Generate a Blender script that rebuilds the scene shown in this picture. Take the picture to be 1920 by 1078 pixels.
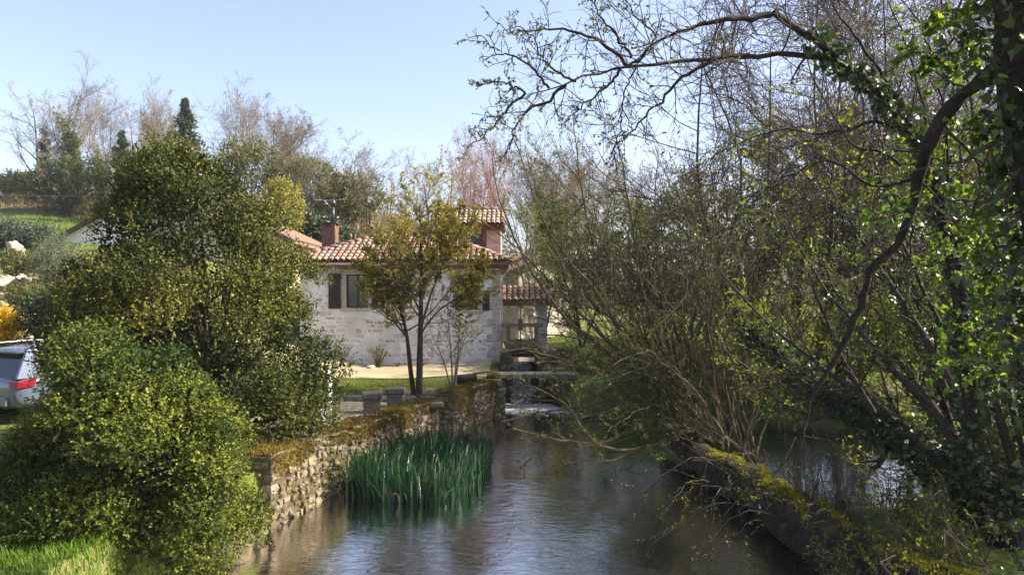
import bpy, math
import numpy as np
from mathutils import Vector, Matrix

for o in list(bpy.data.objects):
    bpy.data.objects.remove(o)
SC = bpy.context.scene
COL = SC.collection
PI = math.pi

# ------------------------------------------------------------------ camera, sky, sun, exposure
EYE = 3.47           # camera height above the water (m)
cam_d = bpy.data.cameras.new('camera')
cam = bpy.data.objects.new('camera', cam_d)
COL.objects.link(cam)
cam.location = (0, 0, EYE)
cam.rotation_euler = (math.radians(90), 0, 0)
cam_d.sensor_width = 36
cam_d.lens = 1400 / 1920 * 36
cam_d.shift_y = 21 / 1920
cam_d.clip_start = 0.1
cam_d.clip_end = 2000
SC.camera = cam

SUN_EL, SUN_AZ = math.radians(41), math.radians(89)     # azimuth clockwise from +Y (the view direction)
world = bpy.data.worlds.new('World')
SC.world = world
world.use_nodes = True
wn = world.node_tree
sky = wn.nodes.new('ShaderNodeTexSky')
sky.sky_type = 'NISHITA'
sky.sun_disc = False
sky.sun_elevation = SUN_EL
sky.sun_rotation = SUN_AZ
sky.air_density = 1.0
sky.dust_density = 2.6
sky.ozone_density = 1.6
wb = wn.nodes.new('ShaderNodeMix')          # white balance of the daylight
wb.data_type = 'RGBA'; wb.blend_type = 'MULTIPLY'; wb.inputs[0].default_value = 1.0
wb.inputs[7].default_value = (1.06, .965, .98, 1)
wn.links.new(sky.outputs[0], wb.inputs[6])
wn.links.new(wb.outputs[2], wn.nodes['Background'].inputs[0])
wn.nodes['Background'].inputs[1].default_value = 0.1

sun_d = bpy.data.lights.new('sun', 'SUN')
sun_d.energy = 4.8
sun_d.angle = math.radians(0.5)
sun_d.color = (1.0, 0.91, 0.76)
sun = bpy.data.objects.new('sun', sun_d)
COL.objects.link(sun)
sdir = Vector((math.sin(SUN_AZ) * math.cos(SUN_EL), math.cos(SUN_AZ) * math.cos(SUN_EL), math.sin(SUN_EL)))
sun.rotation_euler = sdir.to_track_quat('Z', 'Y').to_euler()
sun.location = (30, 5, 30)

SC.view_settings.view_transform = 'Standard'
SC.view_settings.look = 'None'
SC.view_settings.gamma = 1
SC.view_settings.use_curve_mapping = False
SC.view_settings.exposure = 1.75
SC.render.engine = 'CYCLES'
SC.cycles.max_bounces = 8
SC.cycles.transparent_max_bounces = 12
SC.cycles.use_denoising = True


def W(px, py, d):
    """Point of the place at depth d seen at photo pixel (px, py)."""
    return np.array([(px - 960) / 1400 * d, d, EYE + (560 - py) / 1400 * d])


# ------------------------------------------------------------------ object helpers
def tag(o, label=None, cat=None, group=None, kind=None):
    if label: o['label'] = label
    if cat: o['category'] = cat
    if group: o['group'] = group
    if kind: o['kind'] = kind
    return o


def empty(name, loc, label=None, cat=None, group=None, rz=0.0):
    o = bpy.data.objects.new(name, None)
    o.location = loc
    o.rotation_euler = (0, 0, rz)
    o.empty_display_size = 0.2
    COL.objects.link(o)
    return tag(o, label, cat, group)


def mesh_data(name, V, F, mat, v=None, smooth=False):
    """F: list of index arrays (each (n,k)) or one array."""
    V = np.asarray(V, np.float32).reshape(-1, 3)
    if isinstance(F, np.ndarray): F = [F]
    F = [np.asarray(f, np.int32) for f in F if len(f)]
    me = bpy.data.meshes.new(name)
    loops = np.concatenate([f.ravel() for f in F])
    tot = np.concatenate([np.full(len(f), f.shape[1], np.int32) for f in F])
    start = np.concatenate([[0], np.cumsum(tot)[:-1]]).astype(np.int32)
    me.vertices.add(len(V)); me.vertices.foreach_set('co', V.ravel())
    me.loops.add(len(loops)); me.loops.foreach_set('vertex_index', loops)
    me.polygons.add(len(tot)); me.polygons.foreach_set('loop_start', start)
    me.polygons.foreach_set('use_smooth', np.full(len(tot), smooth, bool))
    me.update(calc_edges=True)
    if v is not None:
        a = me.attributes.new('v', 'FLOAT', 'FACE')
        a.data.foreach_set('value', np.asarray(v, np.float32))
    if mat: me.materials.append(mat)
    return me


def link(name, me, parent=None, loc=None, kind=None):
    o = bpy.data.objects.new(name, me)
    COL.objects.link(o)
    if parent: o.parent = parent
    if loc is not None: o.location = loc
    if kind: o['kind'] = kind
    return o


def obj(name, V, F, mat, parent=None, v=None, smooth=False, loc=None, kind=None):
    return link(name, mesh_data(name, V, F, mat, v, smooth), parent, loc, kind)


class MB:
    """collects boxes / prisms / tubes into one mesh"""
    def __init__(s): s.V, s.F = [], []
    def add(s, V, F):
        n = len(s.V)
        s.V += [tuple(p) for p in V]
        s.F += [tuple(i + n for i in f) for f in F]
        return s
    def box(s, a, b, m=None):
        x0, y0, z0 = a; x1, y1, z1 = b
        V = [(x0,y0,z0),(x1,y0,z0),(x1,y1,z0),(x0,y1,z0),(x0,y0,z1),(x1,y0,z1),(x1,y1,z1),(x0,y1,z1)]
        if m is not None: V = [tuple(m @ Vector(p)) for p in V]
        return s.add(V, [(0,3,2,1),(4,5,6,7),(0,1,5,4),(1,2,6,5),(2,3,7,6),(3,0,4,7)])
    def tube(s, pts, r, n=8, cap=True):
        pts = np.array(pts, float); r = np.broadcast_to(r, (len(pts),))
        V, F = tubes(pts[None], np.array(r)[None], n)
        s.add(V, F)
        if cap:
            k = len(s.V) - len(V)
            s.F.append(tuple(k + i for i in range(n))[::-1]); s.F.append(tuple(len(s.V) - n + i for i in range(n)))
        return s
    def build(s, name, mat, parent=None, bevel=0.0, smooth=False, loc=None, kind=None):
        me = bpy.data.meshes.new(name)
        me.from_pydata(s.V, [], s.F); me.update()
        if mat: me.materials.append(mat)
        if smooth:
            me.polygons.foreach_set('use_smooth', np.ones(len(me.polygons), bool))
        o = link(name, me, parent, loc, kind)
        if bevel:
            b = o.modifiers.new('bevel', 'BEVEL'); b.width = bevel; b.segments = 2; b.limit_method = 'ANGLE'
        return o


def nrm(a):
    return a / np.maximum(np.linalg.norm(a, axis=-1, keepdims=True), 1e-9)


def tubes(P, R, S=5):
    B, K = P.shape[:2]
    T = nrm(np.gradient(P, axis=1))
    ref = np.where(np.abs(T.mean(1)[:, 2:3]) > 0.8, np.array([[1.0, 0, 0]]), np.array([[0, 0, 1.0]]))[:, None, :]
    N = nrm(np.cross(T, np.broadcast_to(ref, T.shape)))
    C = np.cross(T, N)
    a = np.arange(S) / S * 2 * PI
    V = P[:, :, None] + R[:, :, None, None] * (np.cos(a)[:, None] * N[:, :, None] + np.sin(a)[:, None] * C[:, :, None])
    idx = np.arange(B * K * S).reshape(B, K, S)
    i0 = idx[:, :-1]; i1 = idx[:, 1:]
    F = np.stack([i0, np.roll(i0, -1, 2), np.roll(i1, -1, 2), i1], -1).reshape(-1, 4)
    return V.reshape(-1, 3), F


def ribbons(P, Wd, side):
    """P (B,K,3), Wd (B,K), side (B,3): flat blades"""
    B, K = P.shape[:2]
    V = np.stack([P - side[:, None] * Wd[..., None], P + side[:, None] * Wd[..., None]], 2)
    idx = np.arange(B * K * 2).reshape(B, K, 2)
    F = np.stack([idx[:, :-1, 0], idx[:, :-1, 1], idx[:, 1:, 1], idx[:, 1:, 0]], -1).reshape(-1, 4)
    return V.reshape(-1, 3), F


LEAF4 = np.array([(0, 0, 0), (.5, .5, .06), (1, 0, 0), (.5, -.5, .06)])
LEAF6 = np.array([(0, 0, 0), (.3, .45, .05), (.72, .36, .04), (1, 0, -.04), (.72, -.36, .04), (.3, -.45, .05)])
IVY = np.array([(0.1, 0, 0), (0, .28, .02), (.12, .52, -.02), (.36, .34, .04), (.6, .42, -.03), (.68, .2, .03), (1, 0, -.06),
                (.68, -.2, .03), (.6, -.42, -.03), (.36, -.34, .04), (.12, -.52, -.02), (0, -.28, .02)])


def leaves(P, D, L, wr, rng, T=LEAF4, Nb=None):
    """n leaves: position, direction, length, width ratio"""
    n = len(P)
    D = nrm(D)
    r = rng.normal(size=(n, 3)) if Nb is None else nrm(Nb) + .45 * rng.normal(size=(n, 3))
    S = nrm(np.cross(D, r)); U = np.cross(S, D)
    L = np.broadcast_to(L, (n,))[:, None, None]
    V = P[:, None] + L * (T[None, :, 0:1] * D[:, None] + wr * T[None, :, 1:2] * S[:, None] + T[None, :, 2:3] * U[:, None])
    m = len(T)
    F = np.arange(n * m).reshape(n, m)
    return V.reshape(-1, 3), F


def grow(P, R, n, rng, t=(.25, .97), ang=(40, 12), lf=.5, lj=.25, K=5, rf=.6, wig=.12, trop=(0, 0, .08), tip=.3, rmin=.002, labs=None):
    B, K0 = P.shape[:2]
    pi = np.repeat(np.arange(B), n)
    N = len(pi)
    tt = (np.tile(np.arange(n), B) + rng.random(N)) / n * (t[1] - t[0]) + t[0]
    u = tt * (K0 - 1); i = np.minimum(u.astype(int), K0 - 2); f = (u - i)[:, None]
    p = P[pi, i] * (1 - f) + P[pi, i + 1] * f
    r = R[pi, i] * (1 - f[:, 0]) + R[pi, i + 1] * f[:, 0]
    T = nrm(P[pi, i + 1] - P[pi, i])
    perp = nrm(np.cross(T, rng.normal(size=(N, 3))))
    a = np.radians(rng.normal(ang[0], ang[1], N))[:, None]
    d = np.cos(a) * T + np.sin(a) * perp
    plen = np.linalg.norm(np.diff(P, axis=1), axis=2).sum(1)[pi]
    L = (plen * lf * (1.15 - .6 * tt) if labs is None else labs * np.ones(N)) * np.clip(1 + lj * rng.normal(size=N), .35, 1.8)
    out = [p]
    tr = np.array(trop)
    for k in range(K - 1):
        d = nrm(d + wig * rng.normal(size=(N, 3)) + tr)
        p = p + d * (L / (K - 1))[:, None]
        out.append(p)
    P2 = np.stack(out, 1)
    r0 = np.maximum(r * rf, rmin)
    R2 = r0[:, None] * np.linspace(1, tip, K)[None]
    return P2, R2


def spine(pts, r0, r1, K=14, wig=0.0, rng=None, rpow=1.0):
    """smooth polyline through control points"""
    pts = np.array(pts, float)
    s = np.concatenate([[0], np.cumsum(np.linalg.norm(np.diff(pts, axis=0), axis=1))]); s /= s[-1]
    u = np.linspace(0, 1, K)
    # Catmull-Rom through the control points
    out = []
    for x in u:
        i = min(np.searchsorted(s, x, 'right') - 1, len(pts) - 2)
        f = (x - s[i]) / (s[i + 1] - s[i])
        p0 = pts[max(i - 1, 0)]; p1 = pts[i]; p2 = pts[i + 1]; p3 = pts[min(i + 2, len(pts) - 1)]
        out.append(.5 * ((2 * p1) + (-p0 + p2) * f + (2 * p0 - 5 * p1 + 4 * p2 - p3) * f * f + (-p0 + 3 * p1 - 3 * p2 + p3) * f ** 3))
    out = np.array(out)
    if wig and rng is not None:
        out[1:] += rng.normal(size=(K - 1, 3)) * wig
    return out[None], (r0 + (r1 - r0) * u ** rpow)[None]


def cat(*tf):
    V, F, n = [], [], 0
    for v, f in tf:
        V.append(v); F.append(f + n); n += len(v)
    return np.concatenate(V), np.concatenate(F)


# ------------------------------------------------------------------ materials
def new_mat(name):
    m = bpy.data.materials.new(name); m.use_nodes = True
    nt = m.node_tree; nt.nodes.clear()
    out = nt.nodes.new('ShaderNodeOutputMaterial')
    return m, nt, out


def N(nt, t, **kw):
    n = nt.nodes.new('ShaderNode' + t)
    for k, x in kw.items():
        if hasattr(n, k): setattr(n, k, x)
    return n


def ramp(nt, src, stops):
    r = N(nt, 'ValToRGB')
    el = r.color_ramp.elements
    while len(el) < len(stops): el.new(.5)
    for e, (p, c) in zip(el, stops):
        e.position = p; e.color = (*c, 1) if len(c) == 3 else c
    nt.links.new(src, r.inputs[0])
    return r.outputs[0]


def noise(nt, vec, scale, detail=4, rough=.6, dist=0.0):
    n = N(nt, 'TexNoise'); n.inputs['Scale'].default_value = scale; n.inputs['Detail'].default_value = detail
    n.inputs['Roughness'].default_value = rough; n.inputs['Distortion'].default_value = dist
    if vec is not None: nt.links.new(vec, n.inputs['Vector'])
    return n.outputs[0]


def mixc(nt, fac, a, b, mode='MIX'):
    m = N(nt, 'Mix'); m.data_type = 'RGBA'; m.blend_type = mode
    for s, x in ((m.inputs[0], fac), (m.inputs[6], a), (m.inputs[7], b)):
        if hasattr(x, 'links') or hasattr(x, 'is_linked'): nt.links.new(x, s)
        elif isinstance(x, (int, float)): s.default_value = x
        else: s.default_value = (*x, 1)
    return m.outputs[2]


def math_(nt, op, a, b=None, clamp=False):
    m = N(nt, 'Math'); m.operation = op; m.use_clamp = clamp
    for s, x in zip(m.inputs, (a, b)):
        if x is None: continue
        if isinstance(x, (int, float)): s.default_value = x
        else: nt.links.new(x, s)
    return m.outputs[0]


def bump(nt, h, strength=.5, dist=.02):
    b = N(nt, 'Bump'); b.inputs['Strength'].default_value = strength; b.inputs['Distance'].default_value = dist
    nt.links.new(h, b.inputs['Height'])
    return b.outputs[0]


def principled(nt, out, col, rough=.8, spec=.3, nor=None, metal=0.0):
    p = N(nt, 'BsdfPrincipled')
    if isinstance(col, tuple): p.inputs['Base Color'].default_value = (*col, 1)
    else: nt.links.new(col, p.inputs['Base Color'])
    if isinstance(rough, (int, float)): p.inputs['Roughness'].default_value = rough
    else: nt.links.new(rough, p.inputs['Roughness'])
    p.inputs['Specular IOR Level'].default_value = spec
    p.inputs['Metallic'].default_value = metal
    if nor is not None: nt.links.new(nor, p.inputs['Normal'])
    nt.links.new(p.outputs[0], out.inputs[0])
    return p


def geo_pos(nt):
    return N(nt, 'NewGeometry').outputs['Position']


def leaf_mat(name, stops, trans=.35, rough=.5, spec=.35, tcol=(1.25, 1.2, .55)):
    m, nt, out = new_mat(name)
    a = N(nt, 'Attribute'); a.attribute_name = 'v'
    c = ramp(nt, a.outputs['Fac'], stops)
    p = principled(nt, out, c, rough, spec)
    t = N(nt, 'BsdfTranslucent')
    tc = mixc(nt, 1.0, c, tcol, 'MULTIPLY')
    nt.links.new(tc, t.inputs[0])
    mx = N(nt, 'MixShader'); mx.inputs[0].default_value = trans
    nt.links.new(p.outputs[0], mx.inputs[1]); nt.links.new(t.outputs[0], mx.inputs[2])
    nt.links.new(mx.outputs[0], out.inputs[0])
    return m


def rough_mat(name, c0, c1, scale=6, rough=.9, spec=.2, bs=.5, bd=.02, c2=None, s2=1.2, moss=None, moss_th=.45, obj_var=0.0, coord='pos', detail=6):
    m, nt, out = new_mat(name)
    if coord == 'pos': v = geo_pos(nt)
    else: v = N(nt, 'TexCoord').outputs['Object']
    n = noise(nt, v, scale, detail)
    c = ramp(nt, n, [(.32, c0), (.68, c1)])
    if c2 is not None:
        f = ramp(nt, noise(nt, v, s2, 3), [(.45, (0, 0, 0)), (.62, (1, 1, 1))])
        c = mixc(nt, f, c, c2)
    if obj_var:
        oi = N(nt, 'ObjectInfo').outputs['Random']
        hs = N(nt, 'HueSaturation')
        nt.links.new(math_(nt, 'ADD', math_(nt, 'MULTIPLY', oi, 2 * obj_var), 1 - obj_var), hs.inputs['Value'])
        o2 = math_(nt, 'FRACT', math_(nt, 'MULTIPLY', oi, 7.31))
        nt.links.new(math_(nt, 'ADD', math_(nt, 'MULTIPLY', o2, .5), .72), hs.inputs['Saturation'])
        nt.links.new(c, hs.inputs['Color']); c = hs.outputs[0]
    if moss is not None:
        f = ramp(nt, noise(nt, geo_pos(nt), 2.3, 5, .65), [(moss_th, (0, 0, 0)), (moss_th + .1, (1, 1, 1))])
        c = mixc(nt, f, c, moss)
    fine = noise(nt, v, scale * 6, 4)
    h = math_(nt, 'ADD', n, math_(nt, 'MULTIPLY', fine, .4))
    principled(nt, out, c, rough, spec, bump(nt, h, bs, bd))
    return m


M = {}
M['bark'] = rough_mat('bark', (.02, .015, .011), (.062, .048, .036), 14, bs=.8, bd=.02)
M['bark_dark'] = rough_mat('bark_dark', (.011, .009, .007), (.034, .027, .021), 14, bs=.8, bd=.02)
M['bark_grey'] = rough_mat('bark_grey', (.09, .075, .065), (.2, .175, .16), 10, bs=.5, bd=.02)
M['bark_moss'] = rough_mat('bark_moss', (.012, .009, .006), (.042, .032, .022), 10, bs=1, bd=.05, moss=(.075, .075, .012), moss_th=.56)
M['twig'] = rough_mat('twig', (.034, .025, .02), (.088, .065, .052), 9, bs=.2, bd=.005)
M['twig_dark'] = rough_mat('twig_dark', (.03, .023, .016), (.085, .066, .045), 9, bs=.2, bd=.005)
M['twig_tan'] = rough_mat('twig_tan', (.04, .031, .018), (.125, .097, .058), 9, bs=.2, bd=.005)
M['twig_pale'] = rough_mat('twig_pale', (.15, .128, .1), (.27, .235, .19), 9, bs=.2, bd=.005)
M['twig_brown'] = rough_mat('twig_brown', (.11, .08, .06), (.22, .165, .125), 9, bs=.2, bd=.005)
M['twig_pink'] = rough_mat('twig_pink', (.22, .11, .10), (.34, .19, .17), 9, bs=.2, bd=.005)

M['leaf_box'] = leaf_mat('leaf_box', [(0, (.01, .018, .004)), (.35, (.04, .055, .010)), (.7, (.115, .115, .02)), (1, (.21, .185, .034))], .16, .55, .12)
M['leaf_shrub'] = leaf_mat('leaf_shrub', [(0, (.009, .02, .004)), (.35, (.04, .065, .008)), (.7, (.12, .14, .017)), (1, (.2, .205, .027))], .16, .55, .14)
M['leaf_gold'] = leaf_mat('leaf_gold', [(0, (.11, .115, .022)), (.5, (.25, .215, .04)), (1, (.4, .34, .09))], .5, .5, .3)
M['leaf_willow'] = leaf_mat('leaf_willow', [(0, (.05, .07, .014)), (.6, (.12, .15, .03)), (1, (.24, .25, .06))], .5, .5, .3)
M['leaf_fresh'] = leaf_mat('leaf_fresh', [(0, (.07, .10, .012)), (.6, (.17, .21, .022)), (1, (.32, .33, .05))], .55, .45, .35)
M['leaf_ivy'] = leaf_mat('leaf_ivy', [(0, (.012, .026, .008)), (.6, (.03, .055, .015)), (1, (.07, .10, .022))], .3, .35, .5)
M['leaf_ivy_lit'] = leaf_mat('leaf_ivy_lit', [(0, (.02, .05, .008)), (.5, (.07, .13, .015)), (1, (.22, .27, .03))], .5, .4, .4)  # brighter ivy green, the sunlit look put into the leaf colour
M['leaf_green'] = leaf_mat('leaf_green', [(0, (.02, .036, .010)), (.5, (.055, .085, .018)), (1, (.14, .165, .035))], .42, .5, .3)
M['leaf_olive'] = leaf_mat('leaf_olive', [(0, (.06, .065, .02)), (.5, (.11, .115, .03)), (1, (.2, .19, .05))], .3, .55, .25)
M['leaf_olivetree'] = leaf_mat('leaf_olivetree', [(0, (.08, .095, .06)), (.5, (.13, .15, .09)), (1, (.22, .24, .15))], .25, .5, .3)
M['needle'] = leaf_mat('needle', [(0, (.02, .04, .026)), (.5, (.05, .075, .045)), (1, (.11, .13, .075))], .12, .55, .3)
M['leaf_yellow'] = leaf_mat('leaf_yellow', [(0, (.35, .22, .01)), (.5, (.62, .42, .015)), (1, (.75, .55, .04))], .4, .5, .2)
M['leaf_yellowgreen'] = leaf_mat('leaf_yellowgreen', [(0, (.10, .11, .02)), (.5, (.2, .19, .03)), (1, (.33, .3, .06))], .35, .5, .25)
M['reed'] = leaf_mat('reed', [(0, (.006, .024, .009)), (.6, (.014, .055, .018)), (.93, (.04, .10, .04)), (1, (.2, .15, .06))], .22, .35, .5, (1.0, 1.3, .6))
M['grass'] = leaf_mat('grass', [(0, (.06, .085, .012)), (.6, (.125, .155, .025)), (1, (.24, .23, .07))], .35, .6, .2)
M['grass_lush'] = leaf_mat('grass_lush', [(0, (.045, .10, .008)), (.6, (.09, .17, .014)), (1, (.17, .24, .03))], .4, .55, .25)
M['grass_dry'] = leaf_mat('grass_dry', [(0, (.12, .09, .04)), (.6, (.24, .18, .08)), (1, (.36, .29, .15))], .3, .7, .15)
M['moss_fibre'] = leaf_mat('moss_fibre', [(0, (.05, .042, .012)), (.5, (.125, .095, .022)), (.8, (.21, .15, .03)), (1, (.19, .17, .06))], .25, .9, .05)
M['moss_green'] = leaf_mat('moss_green', [(0, (.06, .06, .008)), (.5, (.19, .185, .016)), (1, (.34, .31, .03))], .25, .9, .05)
M['dead_leaf'] = leaf_mat('dead_leaf', [(0, (.1, .07, .05)), (.5, (.2, .15, .11)), (1, (.33, .27, .21))], .15, .7, .2)

M['stone'] = rough_mat('stone', (.065, .052, .035), (.205, .166, .112), 9, bs=.7, bd=.02, obj_var=.3, moss=(.06, .05, .018), moss_th=.5)
M['stone_pale'] = rough_mat('stone_pale', (.36, .32, .27), (.62, .57, .5), 8, bs=.5, bd=.012, obj_var=.28)
M['mortar_dark'] = rough_mat('mortar_dark', (.045, .036, .022), (.11, .088, .055), 12, bs=.8, bd=.02, moss=(.06, .05, .012), moss_th=.5)
M['mortar'] = rough_mat('mortar', (.6, .575, .535), (.74, .715, .675), 3.5, bs=.35, bd=.008, c2=(.52, .495, .455), s2=.9)
M['limestone'] = rough_mat('limestone', (.27, .24, .19), (.46, .42, .35), 5, bs=.3, bd=.01)
M['stone_grey'] = rough_mat('stone_grey', (.062, .057, .049), (.15, .14, .118), 7, bs=.6, bd=.015, moss=(.11, .10, .06), moss_th=.6)
M['rock'] = rough_mat('rock', (.2, .17, .13), (.46, .41, .34), 3, bs=.9, bd=.08, c2=(.12, .11, .05), s2=1.1)
M['rock_brown'] = rough_mat('rock_brown', (.035, .028, .018), (.14, .108, .068), 4, bs=1, bd=.06, moss=(.07, .06, .02), moss_th=.6)
M['tile'] = rough_mat('tile', (.20, .108, .084), (.33, .2, .157), 7, bs=.3, bd=.006, c2=(.35, .25, .19), s2=1.7, obj_var=.13, rough=.8)
M['tile_old'] = rough_mat('tile_old', (.2, .11, .085), (.37, .245, .19), 9, bs=.4, bd=.01, c2=(.36, .33, .24), s2=5, obj_var=.25)
M['tile_far'] = rough_mat('tile_far', (.13, .08, .058), (.24, .155, .115), 9, bs=.6, bd=.02)
M['roof_deck'] = rough_mat('roof_deck', (.10, .04, .03), (.19, .08, .055), 9, bs=.3, bd=.01)
M['wood_red'] = rough_mat('wood_red', (.13, .035, .025), (.2, .06, .042), 12, bs=.3, bd=.005, rough=.6)
M['wood_brown'] = rough_mat('wood_brown', (.06, .035, .022), (.11, .068, .045), 12, bs=.3, bd=.005, rough=.7)
M['wood_dark'] = rough_mat('wood_dark', (.022, .015, .013), (.045, .032, .028), 14, bs=.3, bd=.004, rough=.6)
M['wood_weathered'] = rough_mat('wood_weathered', (.10, .065, .04), (.24, .17, .11), 10, bs=.5, bd=.01)
M['render_pink'] = rough_mat('render_pink', (.46, .34, .28), (.58, .45, .38), 4, bs=.3, bd=.006)
M['render_cream'] = rough_mat('render_cream', (.6, .5, .37), (.72, .62, .48), 2, bs=.2, bd=.005)
M['render_white'] = rough_mat('render_white', (.66, .63, .58), (.78, .75, .7), 2, bs=.2, bd=.005)
M['brick'] = rough_mat('brick', (.11, .055, .043), (.24, .125, .1), 11, bs=.4, bd=.006)
M['metal_black'] = rough_mat('metal_black', (.012, .012, .013), (.03, .03, .032), 20, bs=.1, bd=.002, rough=.45, spec=.5)
M['metal_grey'] = rough_mat('metal_grey', (.42, .42, .43), (.58, .58, .58), 20, bs=.1, bd=.002, rough=.4, spec=.5)
M['zinc'] = rough_mat('zinc', (.10, .10, .11), (.2, .2, .21), 15, bs=.1, bd=.002, rough=.5, spec=.5)
M['white_paint'] = rough_mat('white_paint', (.6, .6, .58), (.75, .75, .73), 12, bs=.1, bd=.002, rough=.5)
M['rubber'] = rough_mat('rubber', (.012, .012, .012), (.028, .027, .026), 15, bs=.3, bd=.004, rough=.75)
M['curtain'] = rough_mat('curtain', (.4, .42, .4), (.55, .56, .54), 4, bs=.2, bd=.01)
M['interior'] = rough_mat('interior', (.02, .02, .02), (.05, .045, .04), 3, bs=.1, bd=.01)
M['gravel'] = rough_mat('gravel', (.22, .18, .12), (.37, .31, .215), 16, bs=.7, bd=.02, c2=(.24, .21, .11), s2=1.3, detail=10)
M['path_soil'] = rough_mat('path_soil', (.19, .16, .105), (.36, .305, .215), 12, bs=.6, bd=.02, c2=(.16, .16, .07), s2=1.6, detail=10)


def glass_mat():
    m, nt, out = new_mat('window_glass')
    g = N(nt, 'BsdfGlossy'); g.inputs['Roughness'].default_value = .03
    t = N(nt, 'BsdfTransparent'); t.inputs[0].default_value = (.75, .8, .8, 1)
    f = N(nt, 'Fresnel'); f.inputs[0].default_value = 1.5
    mx = N(nt, 'MixShader')
    nt.links.new(math_(nt, 'MULTIPLY', f.outputs[0], 2.0, True), mx.inputs[0]); nt.links.new(t.outputs[0], mx.inputs[1]); nt.links.new(g.outputs[0], mx.inputs[2])
    nt.links.new(mx.outputs[0], out.inputs[0])
    return m


M['glass'] = glass_mat()


def water_mat(name, foam=False):
    m, nt, out = new_mat(name)
    pos = geo_pos(nt)
    mp = N(nt, 'Mapping'); mp.inputs['Scale'].default_value = (1.0, .55, 1)
    nt.links.new(pos, mp.inputs[0])
    mp2 = N(nt, 'Mapping'); mp2.inputs['Scale'].default_value = (.75, 1.5, 1); mp2.inputs['Rotation'].default_value = (0, 0, .2)
    nt.links.new(pos, mp2.inputs[0])
    big = noise(nt, mp.outputs[0], 1.3, 3, .55, .8)
    mid = noise(nt, mp2.outputs[0], 5.5, 4, .6, 1.0)
    fin = noise(nt, mp2.outputs[0], 15, 3, .6, .5)
    patch = ramp(nt, noise(nt, mp.outputs[0], .5, 3, .5, .6), [(.35, (.35,) * 3), (.65, (1,) * 3)])
    h = math_(nt, 'ADD', big, math_(nt, 'ADD', math_(nt, 'MULTIPLY', mid, .6), math_(nt, 'MULTIPLY', fin, .14)))
    h = math_(nt, 'MULTIPLY', h, patch)
    nor = bump(nt, h, 1.0, .0145)
    g = N(nt, 'BsdfGlossy'); g.inputs['Roughness'].default_value = .04
    nt.links.new(nor, g.inputs['Normal'])
    t = N(nt, 'BsdfTransparent'); t.inputs[0].default_value = (.60, .52, .38, 1)
    f = N(nt, 'Fresnel'); f.inputs[0].default_value = 1.5
    nt.links.new(nor, f.inputs['Normal'])
    mx = N(nt, 'MixShader')
    fr = math_(nt, 'ADD', math_(nt, 'MULTIPLY', f.outputs[0], 1.2), .72, True)
    nt.links.new(fr, mx.inputs[0]); nt.links.new(t.outputs[0], mx.inputs[1]); nt.links.new(g.outputs[0], mx.inputs[2])
    last = mx.outputs[0]
    if foam:
        d = N(nt, 'BsdfDiffuse'); d.inputs[0].default_value = (.75, .75, .73, 1)
        nt.links.new(nor, d.inputs['Normal'])
        sep = N(nt, 'SeparateXYZ'); nt.links.new(pos, sep.inputs[0])
        fy = N(nt, 'MapRange'); fy.inputs[1].default_value = 20.0; fy.inputs[2].default_value = 24.6
        nt.links.new(sep.outputs[1], fy.inputs[0])
        mp3 = N(nt, 'Mapping'); mp3.inputs['Scale'].default_value = (1.5, .8, 1)
        nt.links.new(pos, mp3.inputs[0])
        fn = noise(nt, mp3.outputs[0], 3.2, 6, .72, 1.2)
        ff = ramp(nt, math_(nt, 'ADD', fn, math_(nt, 'SUBTRACT', math_(nt, 'MULTIPLY', fy.outputs[0], .8), .52)), [(.38, (0, 0, 0)), (.62, (1, 1, 1))])
        m2 = N(nt, 'MixShader')
        nt.links.new(math_(nt, 'MULTIPLY', ff, .85), m2.inputs[0]); nt.links.new(last, m2.inputs[1]); nt.links.new(d.outputs[0], m2.inputs[2])
        last = m2.outputs[0]
    nt.links.new(last, out.inputs[0])
    return m


def terrain_mat():
    m, nt, out = new_mat('terrain')
    pos = geo_pos(nt)
    n1 = noise(nt, pos, .5, 5, .6); n2 = noise(nt, pos, 3.5, 6, .65); n3 = noise(nt, pos, 22, 5, .7)
    grass = ramp(nt, n2, [(.3, (.05, .075, .012)), (.55, (.09, .115, .02)), (.75, (.15, .145, .04))])
    dry = ramp(nt, n3, [(.3, (.12, .09, .05)), (.7, (.25, .2, .12))])
    f = ramp(nt, n1, [(.46, (0, 0, 0)), (.62, (1, 1, 1))])
    c = mixc(nt, math_(nt, 'MULTIPLY', f, .55), grass, dry)
    sep = N(nt, 'SeparateXYZ'); nt.links.new(pos, sep.inputs[0])
    # wet silt and pebbles of the stream bed
    bed = ramp(nt, n2, [(.3, (.016, .014, .010)), (.5, (.04, .034, .023)), (.7, (.09, .075, .05))])
    fb = N(nt, 'MapRange'); fb.inputs[1].default_value = .35; fb.inputs[2].default_value = .05
    nt.links.new(sep.outputs[2], fb.inputs[0])
    c = mixc(nt, fb.outputs[0], c, bed)
    # woodland litter on the hill beyond the house
    wy = N(nt, 'MapRange'); wy.inputs[1].default_value = 58; wy.inputs[2].default_value = 68
    nt.links.new(sep.outputs[1], wy.inputs[0])
    c = mixc(nt, wy.outputs[0], c, ramp(nt, n2, [(.3, (.06, .045, .03)), (.7, (.14, .105, .07))]))
    h = math_(nt, 'ADD', n2, math_(nt, 'MULTIPLY', n3, .5))
    principled(nt, out, c, .95, .1, bump(nt, h, .8, .05))
    return m


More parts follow.
